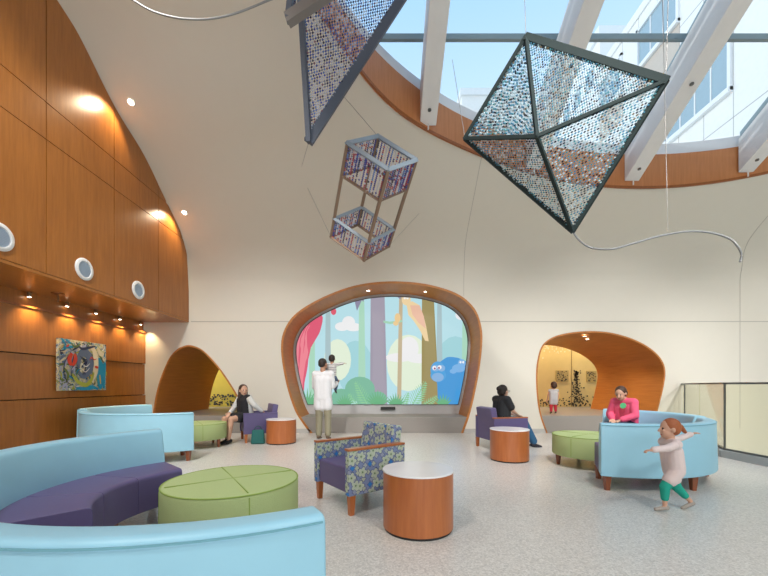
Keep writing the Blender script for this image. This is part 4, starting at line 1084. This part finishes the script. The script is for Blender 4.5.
# seated woman in blue jeans
def seated(dx=0, hz=.52, lean=0, kz=.50, ky=.44, ay=.50, hx=0, s=1):
    return dict(pelvis=(0,0,hz), chest=(0,lean*.6,hz+.30), head=(hx,lean+.03,hz+.565), Ls=(-.155,lean*.85,hz+.395), Rs=(.155,lean*.85,hz+.395),
        Le=(-.19,lean+.08,hz+.17), Re=(.19,lean+.08,hz+.17), Lw=(-.08,lean+.27,hz+.09), Rw=(.08,lean+.27,hz+.09), Lh=(-.085,.0,hz-.01), Rh=(.085,.0,hz-.01),
        Lk=(-.095,ky,kz), Rk=(.095,ky,kz), La=(-.09,ay,.09), Ra=(.09,ay,.09))
J = seated(hz=.50, lean=.02, kz=.47, ky=.40, ay=.53); J['Ra'] = Vector((.10, .62, .09)); J['head'] = Vector((0, .045, 1.00)); J['Ls'] = Vector((-.155, 0, .865)); J['Rs'] = Vector((.155, .01, .865))
wj, hp = person('woman in black top and blue jeans seated in the right purple armchair', (2.07, 6.36, 0), math.radians(-72), J,
    [('top', 'tee', c_('black', (.022, .024, .028)), .016), ('jeans', 'trousers', c_('jeans', (.03, .12, .24)), .012)], s=1.02, female=True, hair=DKHAIR, hairstyle='bun', yaw=.25, shoes=(.02, .02, .025))
bm = nb()
for q in (-1, 1):
    P = [hp(q*.034+.022*math.cos(a), .107, .010+.017*math.sin(a)) for a in (2*PI*k/12 for k in range(13))]; tube(bm, P, .0025, 5)
    tube(bm, [hp(q*.056, .105, .014), hp(q*.082, .0, .012)], .0025, 5)
tube(bm, [hp(-.012, .108, .012), hp(.012, .108, .012)], .0025, 5); obj('glasses', bm, BLACK, wj)
# seated woman in the white cardigan
J = seated(hz=.50, lean=.05, kz=.47, ky=.40, ay=.36); J['head'] = Vector((.0, .03, 1.01)); J['Ls'] = Vector((-.15, .04, .87)); J['Rs'] = Vector((.15, -.02, .87))
J['Le'] = Vector((-.30, .02, .72)); J['Lw'] = Vector((-.36, -.12, .60)); J['Re'] = Vector((.20, .10, .65)); J['Rw'] = Vector((.10, .27, .58)); J['La'] = Vector((-.05, .42, .09)); J['Ra'] = Vector((.11, .34, .09))
ww, _ = person('woman with long brown hair, white cardigan and black dress, seated', (-2.80, 7.24, 0), math.radians(152), J,
    [('dress', 'dress', c_('blackdress', (.018, .018, .022)), .012)], s=.98, female=True, hair=BRHAIR, hairstyle='long', yaw=1.15, shoes=(.015, .015, .015))
def cardigan(J, t, m, s):
    c = []; up = V(0, 0, 1); sd = (J['Rs']-J['Ls']).normalized(); fw = V(-sd.y, sd.x, 0)
    for q in (-1, 1): c.append(('c', J['pelvis']+sd*q*.085*s-fw*.035*s, J['chest']+sd*q*.085*s-fw*.035*s, .105*s, .098*s))
    c.append(('c', J['Ls']-fw*.01, J['Rs']-fw*.01, .066*s, .066*s))
    for q in 'LR': c += [('c', J[q+'s'], J[q+'e'], .064*s, .056*s), ('c', J[q+'e'], J[q+'e'].lerp(J[q+'w'], .88), .055*s, .044*s)]
    blob('cardigan', c, m, t, .009, 4)
cardigan({k: Vector(v) for k, v in J.items()}, ww, c_('cardigan', (.62, .62, .60)), .98)
# seated woman in pink
J = seated(hz=.50, lean=.10, kz=.47, ky=.42, ay=.50); J['head'] = Vector((.0, .15, .985)); J['Ls'] = Vector((-.165, .07, .86)); J['Rs'] = Vector((.165, .07, .86)); J['chest'] = Vector((0, .03, .77))
J['Lw'] = Vector((-.06, .26, .58)); J['Rw'] = Vector((.06, .26, .58)); J['Le'] = Vector((-.19, .11, .65)); J['Re'] = Vector((.19, .11, .65)); J['Ls'] = Vector((-.14, .06, .85)); J['Rs'] = Vector((.14, .06, .85))
a = math.radians(31); px_, py_ = 3.0+.97*math.cos(a), 5.2+.97*math.sin(a)
wp, hp = person('woman in pink hooded top looking down, on the right curved sofa', (px_, py_, 0), math.radians(118), J,
    [('hooded_top', 'shirt', c_('pink', (.78, .10, .20)), .012), ('trousers', 'trousers', c_('navy', (.03, .04, .08)), .012)], s=.95, female=False, hair=BRHAIR, hairstyle='bob', yaw=.15, pitch=-.40, hs=.92, shoes=(.03, .03, .04))
bm = nb(); lathe(bm, [(0, 0), (.045, 0), (.045, .006), (0, .006)], 20, axis='y'); M = Matrix.Translation((-.06, .19, .80)) @ Matrix.Rotation(.2, 4, 'X'); bm.transform(M)
obj('badge', bm, mat('green_badge', (.12, .55, .25), .5), wp)
# running child
J = dict(pelvis=(0,0,.38), chest=(0,.02,.53), head=(0,.04,.725), Ls=(-.085,.03,.60), Rs=(.085,.03,.60), Le=(-.17,.15,.58), Lw=(-.21,.29,.57), Re=(.17,-.13,.61), Rw=(.22,-.29,.66),
         Lh=(-.045,0,.36), Rh=(.045,0,.36), Lk=(-.05,.10,.22), Rk=(.05,-.05,.20), La=(-.05,.10,.055), Ra=(.05,-.17,.07), Rhd=(.2,-1,.25), Lhd=(-.2,1,-.1), Lf=(0,1,-.1), Rf=(0,1,-.5))
person('small running child with ginger hair, white tunic and teal leggings, arms spread', (2.59, 3.22, 0), math.radians(82), J,
    [('tunic', 'dress', c_('tunic', (.72, .60, .58)), .016), ('sleeves', 'shirt', c_('tunic', (.72, .60, .58)), .008), ('leggings', 'cropped', c_('teal', (.01, .34, .25)), .010)], hs=.78, s=.52, hair=RDHAIR, hairstyle='tied', voxel=.006, shoes=(.36, .32, .28))
# tunic skirt for the child
# toddler on the bench in the right portal
J = dict(pelvis=(0,0,.36), chest=(0,.0,.51), head=(0,.01,.70), Ls=(-.085,0,.575), Rs=(.085,0,.575), Le=(-.12,.02,.46), Lw=(-.13,.06,.36), Re=(.12,.02,.46), Rw=(.12,.08,.36),
         Lh=(-.045,0,.34), Rh=(.045,0,.34), Lk=(-.05,.01,.20), Rk=(.05,.03,.20), La=(-.055,0,.055), Ra=(.06,.03,.055))
person('toddler in grey top and red trousers on the ledge in the right portal', (at(553.5, 413, 9.05).x, 9.05, .403), math.radians(-12), J,
    [('top', 'dress', c_('palegrey', (.50, .49, .50)), .012), ('trousers', 'leggings', c_('red', (.52, .03, .05)), .010)], hs=.84, s=.52, hair=BRHAIR, hairstyle='bob', voxel=.006, yaw=.3, shoes=(.05, .03, .03))
# ------------------------------------------------------------------ lights & world
w = bpy.data.worlds.new('world'); bpy.context.scene.world = w; w.use_nodes = True; N, L = w.node_tree.nodes, w.node_tree.links
bgn = N['Background']; tc = N.new('ShaderNodeTexCoord'); sx = N.new('ShaderNodeSeparateXYZ'); L.new(tc.outputs['Generated'], sx.inputs[0])
cr = N.new('ShaderNodeValToRGB'); cr.color_ramp.elements[0].position = .35; cr.color_ramp.elements[0].color = (.80, .92, 1.0, 1)
cr.color_ramp.elements[1].position = .85; cr.color_ramp.elements[1].color = (.26, .54, .90, 1)
L.new(sx.outputs[2], cr.inputs['Fac']); L.new(cr.outputs['Color'], bgn.inputs['Color']); bgn.inputs['Strength'].default_value = 1.1
sun = bpy.data.lights.new('sun', 'SUN'); sun.energy = 1.0; sun.angle = .02; so = bpy.data.objects.new('sun', sun); link(so)
so.rotation_euler = Vector((1, .25, -.30)).to_track_quat('-Z', 'Y').to_euler()
def area(name, loc, direction, sx_, sy_, energy, col, portal=False):
    l = bpy.data.lights.new(name, 'AREA'); l.shape = 'RECTANGLE'; l.size = sx_; l.size_y = sy_; l.energy = energy; l.color = col
    o = bpy.data.objects.new(name, l); link(o); o.location = loc; o.rotation_euler = Vector(direction).to_track_quat('-Z', 'Y').to_euler()
    if portal: l.cycles.is_portal = True
    return o
area('rear_fill', (3.7, YB-.2, 3.0), (0, 1, -.05), 17, 5.2, 200, (1, .98, .96))  # fill light added behind the viewer, outside the added windows
for X, Y, e_, dy_, sz_ in ((-3.2, 3.4, 420, .3, 1.6), (-3, -1.5, 700, .2, 1.7), (3.4, -2.4, 850, .2, 1.7), (8, -1.6, 600, .2, 1.7), (-2.6, .2, 1500, .74, .85), (1.6, .15, 1700, .74, .85), (5.2, .15, 1900, .74, .85), (8.8, .15, 1700, .74, .85)):  # unseen lamps added out of view to brighten floor and back wall
    t = thing('fill_lamp', 'round white fill lamp added in the high ceiling above the near seats', 'ceiling light', (X, Y, prof(Y)-.16), 0, 'added fill lamps in the high ceiling')
    bm = nb(); lathe(bm, [(.26, 0), (.34, 0), (.34, .10), (.26, .10), (.26, 0)], 32); obj('rim', bm, VENTW, t)
    spot('lamp_or_fill_beam', (X, Y, prof(Y)-.2), e_, (0, dy_*1.5 if sz_ < 1 else dy_, -1), sz_, (1, .98, .95), .8, .28)
area('skylight_portal', (5.2, 4.0, roofz(4.0)+.5), (0, -.48, -.88), 13, 7.6, 1, (1, 1, 1), True)

# ------------------------------------------------------------------ camera
cam = bpy.data.cameras.new('camera'); cam.sensor_width = 36; cam.lens = 36*F/768; cam.shift_x = 0; cam.shift_y = (385-288)/768
cam.clip_start = .05; cam.clip_end = 300
co = bpy.data.objects.new('camera', cam); link(co); co.location = (0, 0, H); co.rotation_euler = (PI/2, 0, 0)
sc = bpy.context.scene; sc.camera = co
sc.view_settings.view_transform = 'Standard'; sc.view_settings.look = 'None'; sc.view_settings.gamma = 1; sc.view_settings.use_curve_mapping = False
sc.view_settings.exposure = 0.2
try: sc.cycles.max_bounces = 10; sc.cycles.diffuse_bounces = 6; sc.cycles.transparent_max_bounces = 12; sc.cycles.use_denoising = True
except Exception: pass
